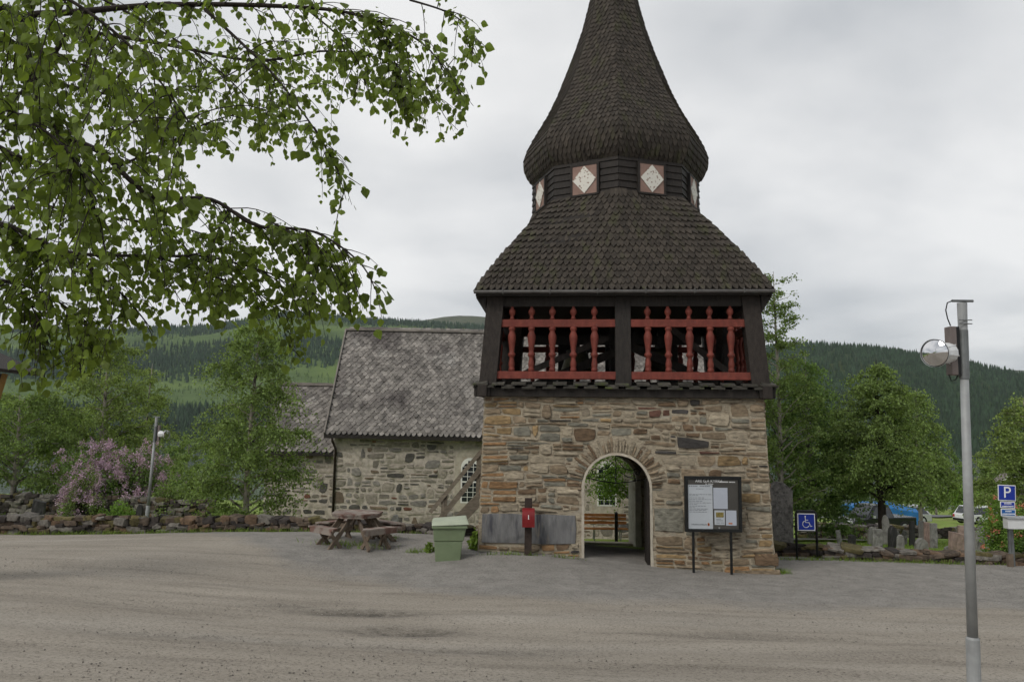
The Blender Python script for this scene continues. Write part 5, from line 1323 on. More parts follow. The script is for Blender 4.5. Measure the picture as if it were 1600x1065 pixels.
# ------------------------------------------------------------------ lamp posts
def lamp_post(label, base, top, scale, facing, yaw, first=True):
    lp = thing('lamp_post', label, 'lamp post', tuple(base), group='floodlight posts')
    b = Vector(base); t = Vector(top); ax = (t - b); H = ax.length; ax.normalize()
    P = lambda h, dx=0.0, dy=0.0: b + ax * h + Vector((dx * math.cos(yaw) - dy * math.sin(yaw), dx * math.sin(yaw) + dy * math.cos(yaw), 0))
    s = scale; sl = H * 0.21 + 0.0
    m = MB(); m.tube([P(-.2), P(sl), P(sl + .02)], [.060 * s, .058 * s, .048 * s], 16); m.build('base_sleeve', M['galvanised'], lp, smooth=False)
    m = MB(); m.tube([P(sl), P(H - .36 * s)], [.046 * s, .036 * s], 16); m.build('pole', M['galvanised'], lp, smooth=True)
    m = MB(); m.tube([P(H - .74 * s), P(H - .28 * s)], [.045 * s, .045 * s], 16); m.build('clamp_sleeve', M['galvanised_dark'], lp)
    m = MB(); m.tube([P(H - .30 * s), P(H - .02 * s)], [.040 * s, .044 * s], 16); m.build('pole_top', M['galvanised'], lp)
    m = MB(); m.tube([P(H, -.095 * s), P(H, .105 * s)], .013 * s, 8); m.build('cross_bar', M['galvanised_dark'], lp)
    for h in (.19, .225):
        m = MB(); m.tube([P(H - h * s, -.06 * s, -.05 * s), P(H - h * s, .06 * s, -.05 * s)], .005 * s, 6); m.build('strap', M['galvanised_dark'], lp)
    m = MB(); c = P(H - .48 * s, -.115 * s); m.box(c, (.062 * s, .10 * s, .46 * s), Matrix.Rotation(yaw, 3, 'Z')); m.build('ballast_box', M['ballast_grey'], lp, bevel=.006)
    m = MB(); m.box(P(H - .48 * s, -.065 * s), (.035 * s, .06 * s, .46 * s), Matrix.Rotation(yaw, 3, 'Z')); m.build('bracket', M['frame_black'], lp)
    # floodlight head: finned cone behind a round mirror bowl
    hd = Vector((-math.cos(yaw) * 1.0, -math.sin(yaw), -.06)); hd = (Matrix.Rotation(facing, 3, 'Z') @ hd).normalized()
    c0 = P(H - .50 * s, -.15 * s); c1 = c0 + hd * .17 * s; c2 = c0 + hd * .225 * s; c3 = c0 + hd * .27 * s
    m = MB(); m.tube([c0, c0 + hd * .05 * s, c1], [.10 * s, .095 * s, .045 * s], 14); m.build('housing', M['lamp_housing'], lp)
    side = hd.cross(Vector((0, 0, 1))).normalized(); upv = side.cross(hd)
    for i in range(6):
        a_ = i * math.pi / 3 + .3; o_ = (side * math.cos(a_) + upv * math.sin(a_))
        m = MB(); m.beam(c0 + o_ * .102 * s, c1 + o_ * .055 * s, .008 * s, .02 * s, up=o_); m.build('fin', M['lamp_housing'], lp)
    m = MB(); prof = [(.045, .15), (.085, .165), (.115, .195), (.126, .23), (.128, .245)]
    m.tube([c0 + hd * d * s for r, d in prof], [r * s for r, d in prof], 28, cap=False); m.tube([c0 + hd * .245 * s, c0 + hd * .27 * s, c0 + hd * .285 * s], [.120 * s, .075 * s, .002 * s], 28, cap=False); m.build('reflector', M['chrome'], lp, smooth=True)
    m = MB(); m.tube([c0 + hd * .235 * s, c0 + hd * .252 * s], [.131 * s, .131 * s], 28, cap=False); m.build('reflector_rim', M['lamp_housing'], lp, smooth=True)
    m = MB(); A_ = P(H, -.09 * s); B_ = P(H - .24 * s, -.115 * s); m.tube([A_, A_ + Vector((-.05, 0, -.02)) * s, A_ + Vector((-.068, 0, -.09)) * s, A_ + Vector((-.055, 0, -.17)) * s, B_], .006 * s, 6); m.build('cable', M['rubber_black'], lp, smooth=True)
    m = MB(); B_ = P(H - .73 * s, -.115 * s); m.tube([B_ + Vector((-.03, 0, .03)) * s, B_ + Vector((-.01, 0, -.03)) * s, B_ + Vector((.03, 0, -.02)) * s, B_ + Vector((.06, 0, .03)) * s], .006 * s, 6); m.build('cable', M['rubber_black'], lp, smooth=True)
    return lp
YL1 = 6.7; tpp = at(1503, 470, YL1); bpp = at(1522, 1065, YL1)
gz = G(bpp.x, YL1)
dirv = (tpp - bpp).normalized(); base = bpp + dirv * ((gz - bpp.z) / dirv.z)
lamp_post('tall galvanised post with a round mirrored floodlight in the right foreground', base, tpp, 0.93, math.radians(35), 0.0)
YL2 = 25.2; tpp = at(245, 651, YL2); bpp = at(230, 806, YL2); gz = G(bpp.x, YL2); dirv = (tpp - bpp).normalized(); base = bpp + dirv * ((gz - bpp.z) / dirv.z)
lamp_post('distant floodlight post behind the low wall beside the lilac', base, tpp, 1.1, math.radians(-20), math.pi)

# ------------------------------------------------------------------ bench seen through the arch
p = on(938, 838, 28.2); bn = thing('garden_bench', 'orange brown slatted bench seen through the tower arch', 'bench', tuple(p))
z0 = zat(838, 28.2) + 0.02 - 0.1
for i, (dz, dy) in enumerate(((.42, 0), (.42, .14), (.42, .28), (.60, .40), (.74, .44), (.86, .48))):
    m = MB(); m.box((p.x - .3, 28.2 + dy, p.z + dz), (2.6, .10 if dz < .5 else .035, .035 if dz < .5 else .10)); m.build('slat', M['bench_wood'], bn)
for x in (-1.4, -.2, .75):
    m = MB(); m.tube([(p.x + x, 28.2 + .1, p.z), (p.x + x, 28.2 - .02, p.z + .40), (p.x + x, 28.2 + .38, p.z + .41), (p.x + x, 28.2 + .53, p.z + .92)], .02, 6); m.build('leg', M['galvanised'], bn)
    m = MB(); m.tube([(p.x + x, 28.2 + .5, p.z), (p.x + x, 28.2 + .36, p.z + .41)], .02, 6); m.build('leg', M['galvanised'], bn)
q = on(963, 842, 27.9); po = thing('black_post', 'thin black post beside the bench behind the arch', 'post', tuple(q))
m = MB(); m.box((q.x, 27.9, q.z + .45), (.11, .11, 1.0)); m.build('shaft', M['frame_black'], po, bevel=.01)
m = MB(); m.lathe([(.05, 0), (.07, .03), (.02, .08)], 8, (q.x, 27.9, q.z + .95)); m.build('cap', M['frame_black'], po)

# ------------------------------------------------------------------ information shelter cut by the left picture edge
Ys = 13.0; rp_ = at(28, 583, Ys); lw = at(-60, 640, Ys); gz = G(lw.x, Ys)
sh = thing('information_shelter', 'dark roofed shelter with yellow slanting board at the left picture edge', 'shelter', (lw.x - .5, Ys, gz))
ap = at(-70, 536, Ys)
m = MB(); m.beam((rp_.x, Ys, rp_.z + .02), (ap.x, Ys, ap.z), 1.5, .06); m.build('roof', M['weathered_tar'], sh)
m = MB(); m.beam((2 * ap.x - rp_.x, Ys, rp_.z + .02), (ap.x, Ys, ap.z), 1.5, .06); m.build('roof', M['weathered_tar'], sh)
A = at(11, 584, Ys); B = at(-22, 690, Ys)
for mir in (0, 1):
    fx = (lambda x: x) if not mir else (lambda x: 2 * ap.x - x)
    m = MB(); m.beam((fx(A.x), Ys - .05, A.z), (fx(B.x), Ys - .05, B.z), .06, .07, up=(0, 1, 0)); m.build('slanting_board', M['yellow_board'], sh)
    m = MB(); m.beam((fx(A.x) - .1 * (1 - 2 * mir), Ys + .03, A.z), (fx(B.x) - .1 * (1 - 2 * mir), Ys + .03, B.z), .08, .10, up=(0, 1, 0)); m.build('brace', M['tarred_wood'], sh)
    m = MB(); m.box((fx(B.x) - .12 * (1 - 2 * mir), Ys + .05, (B.z + gz) / 2 + .1), (.12, .12, B.z - gz + .3)); m.build('post', M['tarred_wood'], sh)
m = MB(); m.box((ap.x, Ys + .05, gz + 1.2), (1.0, .05, 1.0)); m.build('information_panel', M['yellow_board'], sh)

# ------------------------------------------------------------------ vehicles
def car(name, label, cat, loc, rz, L, W, H, body, kind='suv', two_tone=None):
    c = thing(name, label, cat, loc, rz)
    x0 = -L / 2; gc = .26; belt = H * .58
    if kind == 'pickup': low = [(x0, gc), (x0 + L, gc), (x0 + L, belt * .98), (x0 + L * .64, belt), (x0 + L * .28, belt), (x0 + L * .05, belt * .86), (x0, belt * .62)]; cab = [(.27, belt), (.38, H), (.60, H), (.66, belt)]
    else: low = [(x0, gc), (x0 + L, gc), (x0 + L, belt * .95), (x0 + L * .95, belt), (x0 + L * .26, belt), (x0 + L * .04, belt * .84), (x0, belt * .6)]; cab = [(.25, belt), (.40, H), (.86, H), (.97, belt)]
    m = MB(); fn = lambda s, h, d: (s, d, h); m.prism(low, fn, -W / 2, W / 2); m.build('body', M[body], c, local=True, bevel=.06)
    def cabin(mb, k0, k1, ins):
        P = [(x0 + L * a, b) for a, b in cab]
        if ins:
            cxm = sum(a for a, b in P) / 4; P = [(cxm + (a - cxm) * .90, belt + .03 + (b - belt - .06) * .86) for a, b in P]
        vs = []
        for (y0, y1) in ((-W / 2 * k0, -W / 2 * k1), (W / 2 * k0, W / 2 * k1)):
            for (a, b), t in zip(P, (0, 1, 1, 0)): vs.append((a, y1 if t else y0, b))
        mb.add(vs, [(0, 1, 2, 3), (7, 6, 5, 4), (0, 4, 5, 1), (1, 5, 6, 2), (2, 6, 7, 3), (3, 7, 4, 0)])
    m = MB(); cabin(m, .96, .80, False); m.build('cabin', M[body if two_tone is None else two_tone], c, local=True, bevel=.04)
    m = MB(); cabin(m, .985, .84, True); m.build('side_windows', M['car_glass'], c, local=True)
    a0, b0 = cab[0]; a1, b1 = cab[1]
    m = MB(); m.beam((x0 + L * (a0 + .008), 0, b0 + .05), (x0 + L * (a1 - .012), 0, b1 - .06), W * .78, .05, up=(-1, 0, 1)); m.build('windscreen', M['car_glass'], c, local=True)
    a0, b0 = cab[3]; a1, b1 = cab[2]
    m = MB(); m.beam((x0 + L * (a0 - .004), 0, b0 + .06), (x0 + L * (a1 + .006), 0, b1 - .06), W * .76, .05, up=(1, 0, 1)); m.build('rear_window', M['car_glass'], c, local=True)
    for fx in (.18, .80):
        for sy in (-1, 1):
            m = MB(); m.lathe([(.34, -.11), (.36, -.08), (.36, .08), (.34, .11)], 18, (x0 + L * fx, sy * (W / 2 - .09), .35), axis='y'); wh = m.build('wheel', M['tyre'], c, local=True)
            m = MB(); m.lathe([(.21, -.02), (.20, .02)], 14, (x0 + L * fx, sy * (W / 2 + .012), .35), axis='y'); m.build('rim', M['galvanised'], wh, local=True)
    for sy in (-1, 1):
        m = MB(); m.box((x0 + .03, sy * W * .36, belt * .74), (.10, .34, .14)); m.build('headlight', M['lamp_housing'], c, local=True)
        m = MB(); m.box((x0 + L - .02, sy * W * .42, belt * .78), (.08, .16, .22)); m.build('tail_light', M['tail_red'], c, local=True)
        m = MB(); m.box((x0 + L * .32, sy * (W / 2 + .08), belt + .06), (.10, .16, .13)); m.build('mirror', M['car_silver'], c, local=True)
    m = MB(); m.box((x0 - .02, 0, gc + .14), (.12, W * .92, .20)); m.build('front_bumper', M['car_silver'], c, local=True, bevel=.02)
    m = MB(); m.box((x0 + L + .02, 0, gc + .14), (.10, W * .9, .18)); m.build('rear_bumper', M['frame_black'], c, local=True, bevel=.02)
    return c
def gl(px, v, Y): p = on(px, v, Y); return (p.x, p.y, p.z)
car('pickup_truck', 'dark pickup truck with pale bonnet parked behind the birch trunk', 'pickup', gl(1366, 829, 46), math.radians(16), 4.5, 1.8, 1.62, 'car_dark', 'pickup')
car('parked_car', 'silver white car half hidden by birch leaves right of the pickup', 'car', gl(1408, 812, 62), math.radians(10), 4.2, 1.75, 1.5, 'car_silver')
car('parked_car', 'white car on the far road right of the lamp post', 'car', gl(1532, 808, 66), math.radians(200), 4.3, 1.75, 1.5, 'car_white')
g_ = gl(1374, 822, 52); tr = thing('covered_trailer', 'trailer under a bright blue tarpaulin behind the dark pickup', 'trailer', g_, .1)
m = MB(); vs = []; nx = 10
for i in range(nx + 1):
    x = -2.2 + 4.4 * i / nx; h = 1.55 + .25 * math.sin(i * 1.1) * .4 + (.25 if 3 <= i <= 6 else 0)
    for y, z in ((-1.0, .35), (-1.0, h * .8), (-.5, h), (.5, h), (1.0, h * .8), (1.0, .35)): vs.append((x, y, z))
m.add(vs, [(i * 6 + k, i * 6 + k + 1, i * 6 + k + 7, i * 6 + k + 6) for i in range(nx) for k in range(5)] + [(0, 1, 2, 3, 4, 5), tuple(nx * 6 + k for k in range(5, -1, -1))]); m.build('tarpaulin', M['tarp_blue'], tr, local=True)
for x in (-1.2, 1.2):
    m = MB(); m.lathe([(.33, -.1), (.33, .1)], 16, (x, -.85, .33), axis='y'); m.build('wheel', M['tyre'], tr, local=True)
m = MB(); m.box((0, 0, .40), (4.2, 1.8, .1)); m.build('chassis', M['galvanised_dark'], tr, local=True)

# ------------------------------------------------------------------ foliage helpers
def quads_from(P, size, rs, m, name, droop=0.0, aspect=0.72):
    """small rhombic leaves at points P, random facing; droop 0..1 turns tips down"""
    n = len(P)
    d = rs.normal(size=(n, 3)); d[:, 2] -= droop * 2.0; d /= np.linalg.norm(d, axis=1)[:, None]
    e_ = rs.normal(size=(n, 3)); s = np.cross(d, e_); s /= np.linalg.norm(s, axis=1)[:, None] + 1e-9
    L_ = (size * rs.uniform(.7, 1.3, n))[:, None]
    V = np.stack([P, P + d * L_ * .45 + s * L_ * aspect / 2, P + d * L_, P + d * L_ * .45 - s * L_ * aspect / 2], 1).reshape(-1, 3)
    Q = np.arange(4 * n).reshape(n, 4)
    return np_mesh(name, V, Q, m)

def birch(name, label, base, H, R, prof, n_limb, n_twig, n_leaf, leaf, leaf_m, seed, cat='tree', t0=0.12, trunk_r=None, droop=0.6, group=None, bend=(0, 0), bark='bark_birch', twig=0.75, up=0.75, zmin=.12, limb_r=1.0):
    rs = np.random.RandomState(seed); tr = thing(name, label, cat, tuple(base), group=group)
    trunk_r = trunk_r or H * 0.016
    tm = MB(); nseg = 9; pts = []; rad = []
    for i in range(nseg + 1):
        t = i / nseg; pts.append(Vector((bend[0] * t * t + .02 * H * math.sin(t * 5 + seed) * t * .4, bend[1] * t * t + .015 * H * math.cos(t * 4 + seed) * t * .4, -.2 + (H + .2) * t * .97))); rad.append(trunk_r * (1 - t) ** .8 + .008)
    tm.tube(pts, rad, 8); tm.build('trunk', M[bark], tr, local=True, smooth=True)
    def tp(t):
        x = t * nseg; i = min(int(x), nseg - 1); return np.array(pts[i].lerp(pts[i + 1], x - i))
    lm = MB(); LP = []
    for i in range(n_limb):
        t = t0 + (0.97 - t0) * ((i + rs.uniform(0, 1)) / n_limb)
        az = i * 2.399 + rs.uniform(-.5, .5); ln = R * np.interp(t, *prof) * rs.uniform(.7, 1.12)
        o = tp(t); rise = ln * rs.uniform(.35, up) * (1.1 - .3 * t); hd = np.array([math.cos(az), math.sin(az), 0])
        P = [o + hd * ln * u + np.array([0, 0, rise * (u - .55 * u * u * droop * 1.4)]) + rs.normal(size=3) * .03 * ln * (u > 0) for u in (0, .25, .5, .75, 1.0)]
        r0 = trunk_r * .42 * (1 - t * .75) * limb_r; lm.tube([Vector(p) for p in P], [r0, r0 * .75, r0 * .5, r0 * .32, r0 * .12 + .003], 5, cap=False); LP.append(np.array(P))
    lm.build('limbs', M[bark], tr, local=True, smooth=True)
    LP = np.array(LP)                                        # limbs x 5 x 3
    # twigs spring from the limbs, hang down, and carry the leaves
    li = rs.randint(0, n_limb, n_twig); wgt = np.linalg.norm(LP[:, -1] - LP[:, 0], axis=1) * rs.uniform(.25, 1.9, n_limb); li = rs.choice(n_limb, n_twig, p=wgt / wgt.sum())
    u = rs.uniform(.18, 1.0, n_twig) ** .8; k = np.minimum((u * 4).astype(int), 3); f = (u * 4 - k)[:, None]
    S = LP[li, k] * (1 - f) + LP[li, k + 1] * f
    out = LP[li, -1] - LP[li, 0]; out[:, 2] = 0; out /= np.linalg.norm(out, axis=1)[:, None] + 1e-6
    D = out * .5 + rs.normal(size=(n_twig, 3)) * .65; D[:, 2] = np.abs(D[:, 2]) * .5 * (1 - droop) + rs.uniform(-.2, .35, n_twig)
    D /= np.linalg.norm(D, axis=1)[:, None]
    TL_ = twig * rs.uniform(.4, 1.15, n_twig) * (0.55 + .45 * np.interp(S[:, 2] / H, *prof))
    ti = rs.randint(0, n_twig, n_leaf); w = rs.uniform(.05, 1, n_leaf)
    P = S[ti] + D[ti] * (TL_[ti] * w)[:, None]; P[:, 2] -= droop * TL_[ti] * w * w * .9
    P += rs.normal(size=P.shape) * leaf * .7
    P = P[P[:, 2] > zmin + rs.uniform(-.1, .25, len(P))]
    o = place('crown', quads_from(P, leaf, rs, M[leaf_m], 'crown', droop * .6), tr); tag(o, kind='stuff')
    # a share of twigs as thin wood
    sel = rs.choice(n_twig, min(n_twig, 260), replace=False); wm = MB()
    for j in sel:
        a = S[j]; L_ = TL_[j]; wm.tube([Vector(a + D[j] * L_ * q - np.array([0, 0, droop * L_ * q * q * .9])) for q in (0, .5, 1)], [.008, .005, .002], 3, cap=False)
    tag(wm.build('twigs', M['bark_dark'], tr, local=True), kind='stuff')
    return tr
PF_OVAL = ([0, .12, .25, .45, .65, .85, 1.0], [.75, .95, 1.0, .95, .75, .45, .08])
PF_TALL = ([0, .15, .35, .55, .75, .9, 1.0], [.9, 1.0, .85, .60, .55, .48, .18])
PF_ROUND = ([0, .2, .4, .6, .8, .92, 1.0], [.55, .85, 1.0, 1.0, .85, .6, .2])
def hgt(px, vtop, Y, b): return zat(vtop, Y, px) - b.z
b = on(384, 810, 26.2); birch('birch_tree', 'bushy birch with pale trunk between the low wall and the church', b, hgt(384, 480, 26.2, b), 1.8, PF_OVAL, 64, 1700, 30000, .085, 'leaf_birch', 41, trunk_r=.11, bend=(.1, 0), t0=.05, up=1.3, twig=1.0, droop=.85, group='churchyard birches')
b = on(150, 800, 37); birch('birch_tree', 'broad pale birch standing behind the lilac', b, hgt(150, 500, 37, b), 2.6, PF_OVAL, 60, 1600, 27000, .115, 'leaf_birch_light', 42, trunk_r=.14, t0=.06, up=1.3, twig=1.1, droop=.85, group='churchyard birches')
b = on(222, 800, 41); birch('birch_tree', 'slim birch behind the right side of the lilac', b, hgt(222, 560, 41, b), 1.5, PF_OVAL, 36, 800, 12000, .09, 'leaf_birch_light', 52, trunk_r=.09, t0=.12, group='churchyard birches')
b = on(18, 800, 33); birch('birch_tree', 'low spreading tree at the far left below the shelter roof', b, hgt(18, 610, 33, b), 2.6, PF_ROUND, 44, 1300, 22000, .10, 'leaf_birch', 43, trunk_r=.13, t0=.18, up=1.2, twig=1.0, droop=.8, group='churchyard birches')
b = on(-90, 800, 36); birch('birch_tree', 'tree beyond the left picture edge showing only its side', b, 5.6, 3.0, PF_ROUND, 40, 900, 14000, .09, 'leaf_birch', 53, trunk_r=.13, t0=.2, group='churchyard birches')
b = on(1222, 850, 28); birch('birch_tree', 'tall thin birch with sparse top right of the tower roof', b, hgt(1222, 412, 28, b), 1.75, PF_TALL, 62, 1300, 17000, .085, 'leaf_birch', 44, trunk_r=.11, t0=.10, up=1.35, droop=.35, twig=.6, group='churchyard birches')
b = on(1268, 850, 30); birch('birch_tree', 'dense dark green tree low behind the tall thin birch', b, hgt(1268, 548, 30, b), 1.9, PF_OVAL, 60, 1600, 27000, .10, 'leaf_dark', 45, trunk_r=.10, t0=.04, up=1.2, twig=1.0, droop=.8, group='churchyard birches')
b = on(1380, 852, 27.6); birch('birch_tree', 'round crowned birch among the graves with dark trunk', b, hgt(1380, 552, 27.6, b), 1.65, PF_OVAL, 64, 1700, 31000, .085, 'leaf_birch', 46, trunk_r=.16, t0=.24, up=1.2, twig=.85, droop=.8, zmin=1.15, bark='bark_dark', group='churchyard birches')
b = on(1440, 835, 33); birch('birch_tree', 'slighter birch leaning out right of the round crowned birch', b, hgt(1440, 600, 33, b), 1.4, PF_OVAL, 50, 1500, 18000, .10, 'leaf_birch', 47, up=1.2, twig=.9, droop=.8, zmin=1.3, trunk_r=.09, t0=.25, group='churchyard birches')
b = on(1612, 850, 31); birch('birch_tree', 'yellow green birch cut by the right picture edge', b, hgt(1612, 612, 31, b), 1.8, PF_OVAL, 60, 1600, 22000, .10, 'leaf_birch_light', 48, up=1.2, twig=.9, droop=.8, trunk_r=.10, t0=.12, group='churchyard birches')
b = on(1002, 845, 30.5); birch('churchyard_tree', 'leafy tree between arch and church seen through the passage', b, 5.6, 2.5, PF_ROUND, 46, 1300, 20000, .085, 'leaf_shrub', 49, trunk_r=.12, t0=.25, droop=.8)
# trees further down the slope
FAR = [(1462, 96, 705, 2.6, 'leaf_birch', 'dark tree down the slope, left of the lamp post'), (1488, 108, 698, 3.0, 'leaf_dark', 'dark tree down the slope just left of the lamp post'),
       (1528, 118, 712, 3.0, 'leaf_birch', 'tree down the slope just right of the lamp post'), (1430, 120, 700, 3.4, 'leaf_dark', 'broad tree down the slope right of the round birch'),
       (1552, 150, 715, 3.4, 'leaf_birch_light', 'pale tree down the slope above the parking sign'), (1330, 130, 705, 4.0, 'leaf_dark', 'dark tree down the slope left of the round birch'),
       (1510, 74, 760, 1.3, 'leaf_shrub', 'small bush by the far road left of the white car'), (1606, 130, 700, 4.0, 'leaf_dark', 'dark tree down the slope at the right picture edge'),
       (290, 130, 676, 3.2, 'leaf_birch', 'tree down the slope between lilac and bushy birch'), (262, 150, 690, 3.0, 'leaf_dark', 'small dark tree by the lake above the lilac'),
       (60, 90, 640, 4.0, 'leaf_birch', 'tree down the slope behind the far left trees'), (330, 170, 680, 4.0, 'leaf_dark', 'dark tree by the lake behind the bushy birch'),
       (1262, 110, 690, 3.4, 'leaf_birch', 'tree down the slope behind the tall thin birch'), (1400, 160, 690, 4.5, 'leaf_birch', 'wide tree by the lake behind the round birch'),
       (1572, 100, 728, 2.4, 'leaf_birch', 'bushy tree down the slope behind the notice shelter')]
for i, (px, Y, vt, R_, lm_, lb) in enumerate(FAR):
    b = on(px, 780, Y); H_ = hgt(px, vt, Y, b)
    birch('slope_tree', lb, b, max(H_, 2.5), R_, PF_OVAL if i % 2 else PF_ROUND, 26, 420, 5200, .0021 * Y + .03, lm_, 70 + i, trunk_r=.14, t0=.12, group='trees down the slope')

# lilac ------------------------------------------------------------------
def bush(name, label, base, R3, n_leaf, leaf, lm_, seed, cat='shrub', blooms=0, bloom_m=None, bloom_size=.05, bloom_n=60, clusters=26, stems=14, bloom_r=.09):
    rs = np.random.RandomState(seed); o = thing(name, label, cat, tuple(base)); R3 = np.array(R3)
    th = rs.uniform(0, 6.28, clusters); ph = np.arccos(rs.uniform(-.1, 1, clusters)); rr = rs.uniform(.35, .92, clusters)
    C_ = np.stack([np.cos(th) * np.sin(ph), np.sin(th) * np.sin(ph), np.cos(ph)], -1) * rr[:, None] * R3 + np.array([0, 0, R3[2] * .08])
    ci = rs.randint(0, clusters, n_leaf); d = rs.normal(size=(n_leaf, 3)); d /= np.linalg.norm(d, axis=1)[:, None]
    P = C_[ci] + d * (rs.uniform(.2, 1, n_leaf) ** .5)[:, None] * R3 * .30; P[:, 2] = np.maximum(P[:, 2], .03)
    tag(place('foliage', quads_from(P, leaf, rs, M[lm_], 'foliage', .2, .8), o), kind='stuff')
    sm = MB()
    for i in range(stems): c = C_[i % clusters]; sm.tube([Vector((c[0] * .12, c[1] * .12, -.1)), Vector((c[0] * .5, c[1] * .5, c[2] * .55)), Vector(c)], [.022, .016, .006], 5, cap=False)
    sm.build('stems', M['bark_dark'], o, local=True)
    if blooms:
        bs = []; th = rs.uniform(0, 6.28, blooms); ph = np.arccos(rs.uniform(-.05, 1, blooms)); ci = rs.randint(0, clusters, blooms)
        dv = np.stack([np.cos(th) * np.sin(ph), np.sin(th) * np.sin(ph), np.cos(ph)], -1)
        B_ = C_[ci] + dv * R3 * .34
        for j in range(blooms):
            q = rs.normal(size=(bloom_n, 3)) * np.array([.6, .6, .75]) * bloom_r; q[:, :2] *= np.clip(1.1 - q[:, 2:3] / (bloom_r * 2), .3, 1.6); bs.append(B_[j] + q)
        tag(place('blossoms', quads_from(np.concatenate(bs), bloom_size, rs, M[bloom_m], 'blossoms', 0, .9), o), kind='stuff')
    return o
b = on(178, 812, 32.5); bush('lilac_bush', 'large lilac bush full of pink purple blossom behind the left wall', b, (2.5, 1.7, 2.75), 15000, .10, 'leaf_dark', 61, blooms=300, bloom_m='lilac_bloom', bloom_size=.06, bloom_n=70, clusters=60, bloom_r=.125)
b = on(122, 806, 30.4); bush('lilac_bush', 'smaller lilac clump low at the left with a bright pink head', b, (1.0, .8, 1.75), 3600, .075, 'leaf_birch', 62, blooms=60, bloom_m='lilac_bloom', bloom_size=.055, bloom_n=70, clusters=20, bloom_r=.11)
b = on(290, 812, 31.5); bush('green_bush', 'dark leafy bush filling the gap below the bushy birch', b, (1.5, 1.2, 1.9), 7000, .08, 'leaf_birch', 63, clusters=34)
b = on(185, 806, 27); bush('green_bush', 'bright green bush in front of the lilac', b, (.75, .6, .82), 4200, .055, 'leaf_shrub', 64, clusters=26)
b = on(204, 808, 25.6); bush('green_bush', 'small yellow green plant at the wall left of the far lamp post', b, (.36, .3, .42), 900, .05, 'grass_blade', 65, clusters=12)
b = on(272, 808, 25.8); bush('green_bush', 'yellow green low plants right of the far lamp post', b, (.5, .4, .46), 1300, .05, 'grass_blade', 66, clusters=14)
b = on(310, 812, 26.5); bush('green_bush', 'ragged low bush left of the bushy birch foot', b, (.6, .5, .55), 1600, .05, 'leaf_shrub', 67, clusters=16)
b = on(1570, 868, 22.6); bush('rose_bush', 'rose bush with orange blossoms behind the parking sign', b, (.95, .7, 1.75), 6500, .06, 'leaf_shrub', 68, blooms=26, bloom_m='rose_bloom', bloom_size=.05, bloom_n=26, clusters=34, bloom_r=.06)
b = on(1612, 872, 22.2); bush('green_bush', 'dark green bush right of the parking sign post', b, (.7, .6, 1.2), 3600, .06, 'leaf_dark', 69, clusters=22)
b = on(742, 862, 19.3); bush('green_bush', 'bright weeds growing between bin and tower', b, (.24, .3, .42), 420, .10, 'grass_blade', 71, clusters=10, stems=6)
b = on(674, 862, 19.0); bush('green_bush', 'small weeds at the left foot of the bin', b, (.18, .2, .22), 180, .08, 'grass_blade', 72, clusters=7, stems=4)

# grass ------------------------------------------------------------------
def blades(name, label, pts, h, seed):
    rs = np.random.RandomState(seed); P = np.array(pts, float); n = len(P)
    a = rs.uniform(0, 6.28, n); hh = h * rs.uniform(.4, 1.3, n); w = .006 + .006 * rs.uniform(0, 1, n); ln = rs.normal(size=(n, 2)) * hh[:, None] * .4
    V = np.stack([P + np.stack([np.cos(a) * w, np.sin(a) * w, 0 * a], -1), P - np.stack([np.cos(a) * w, np.sin(a) * w, 0 * a], -1), P + np.concatenate([ln, hh[:, None]], 1)], 1).reshape(-1, 3)
    o = place(name, np_mesh(name, V, np.arange(3 * n).reshape(n, 3), M['grass_blade'])); return tag(o, label, 'grass', kind='stuff')
rs = np.random.RandomState(9); pts = []
def tuft(px, v, Y, n, rx, ry):
    c = on(px, v, Y); x = c.x + rs.normal(size=n) * rx; y = c.y + rs.normal(size=n) * ry; pts.append(np.stack([x, y, Gn(x, y) - .02], -1))
for px in range(1155, 1226, 9): tuft(px, 897, 18.42, 70, .10, .05)
tuft(1218, 898, 18.35, 220, .12, .06); tuft(555, 842, 19.4, 260, .5, .15); tuft(648, 852, 18.9, 90, .12, .06); tuft(612, 838, 20.6, 90, .2, .1)
for px in range(0, 700, 11): tuft(px, 831, 23.72, 34, .18, .05)
for px in range(1225, 1600, 9): tuft(px, 873, 20.78, 30, .16, .06)
tuft(800, 868, 18.36, 160, .4, .03); tuft(880, 872, 18.36, 60, .3, .03)
blades('grass_tufts', 'grass tufts along the walls and under the picnic table', np.concatenate(pts), .13, 91)
n = 26000; y = 21.6 + rs.uniform(0, 1, n) ** 1.6 * 14; x = rs.uniform(5.5, 16, n) + (y - 21) * .42
blades('grass', 'mown grass between the graves', np.stack([x, y, Gn(x, y) - .06], -1), .07, 92)
n = 16000; y = 24.7 + rs.uniform(0, 1, n) ** 1.5 * 12; x = rs.uniform(-20, -1, n)
blades('grass', 'rough grass behind the left wall', np.stack([x, y, Gn(x, y) - .06], -1), .16, 93)

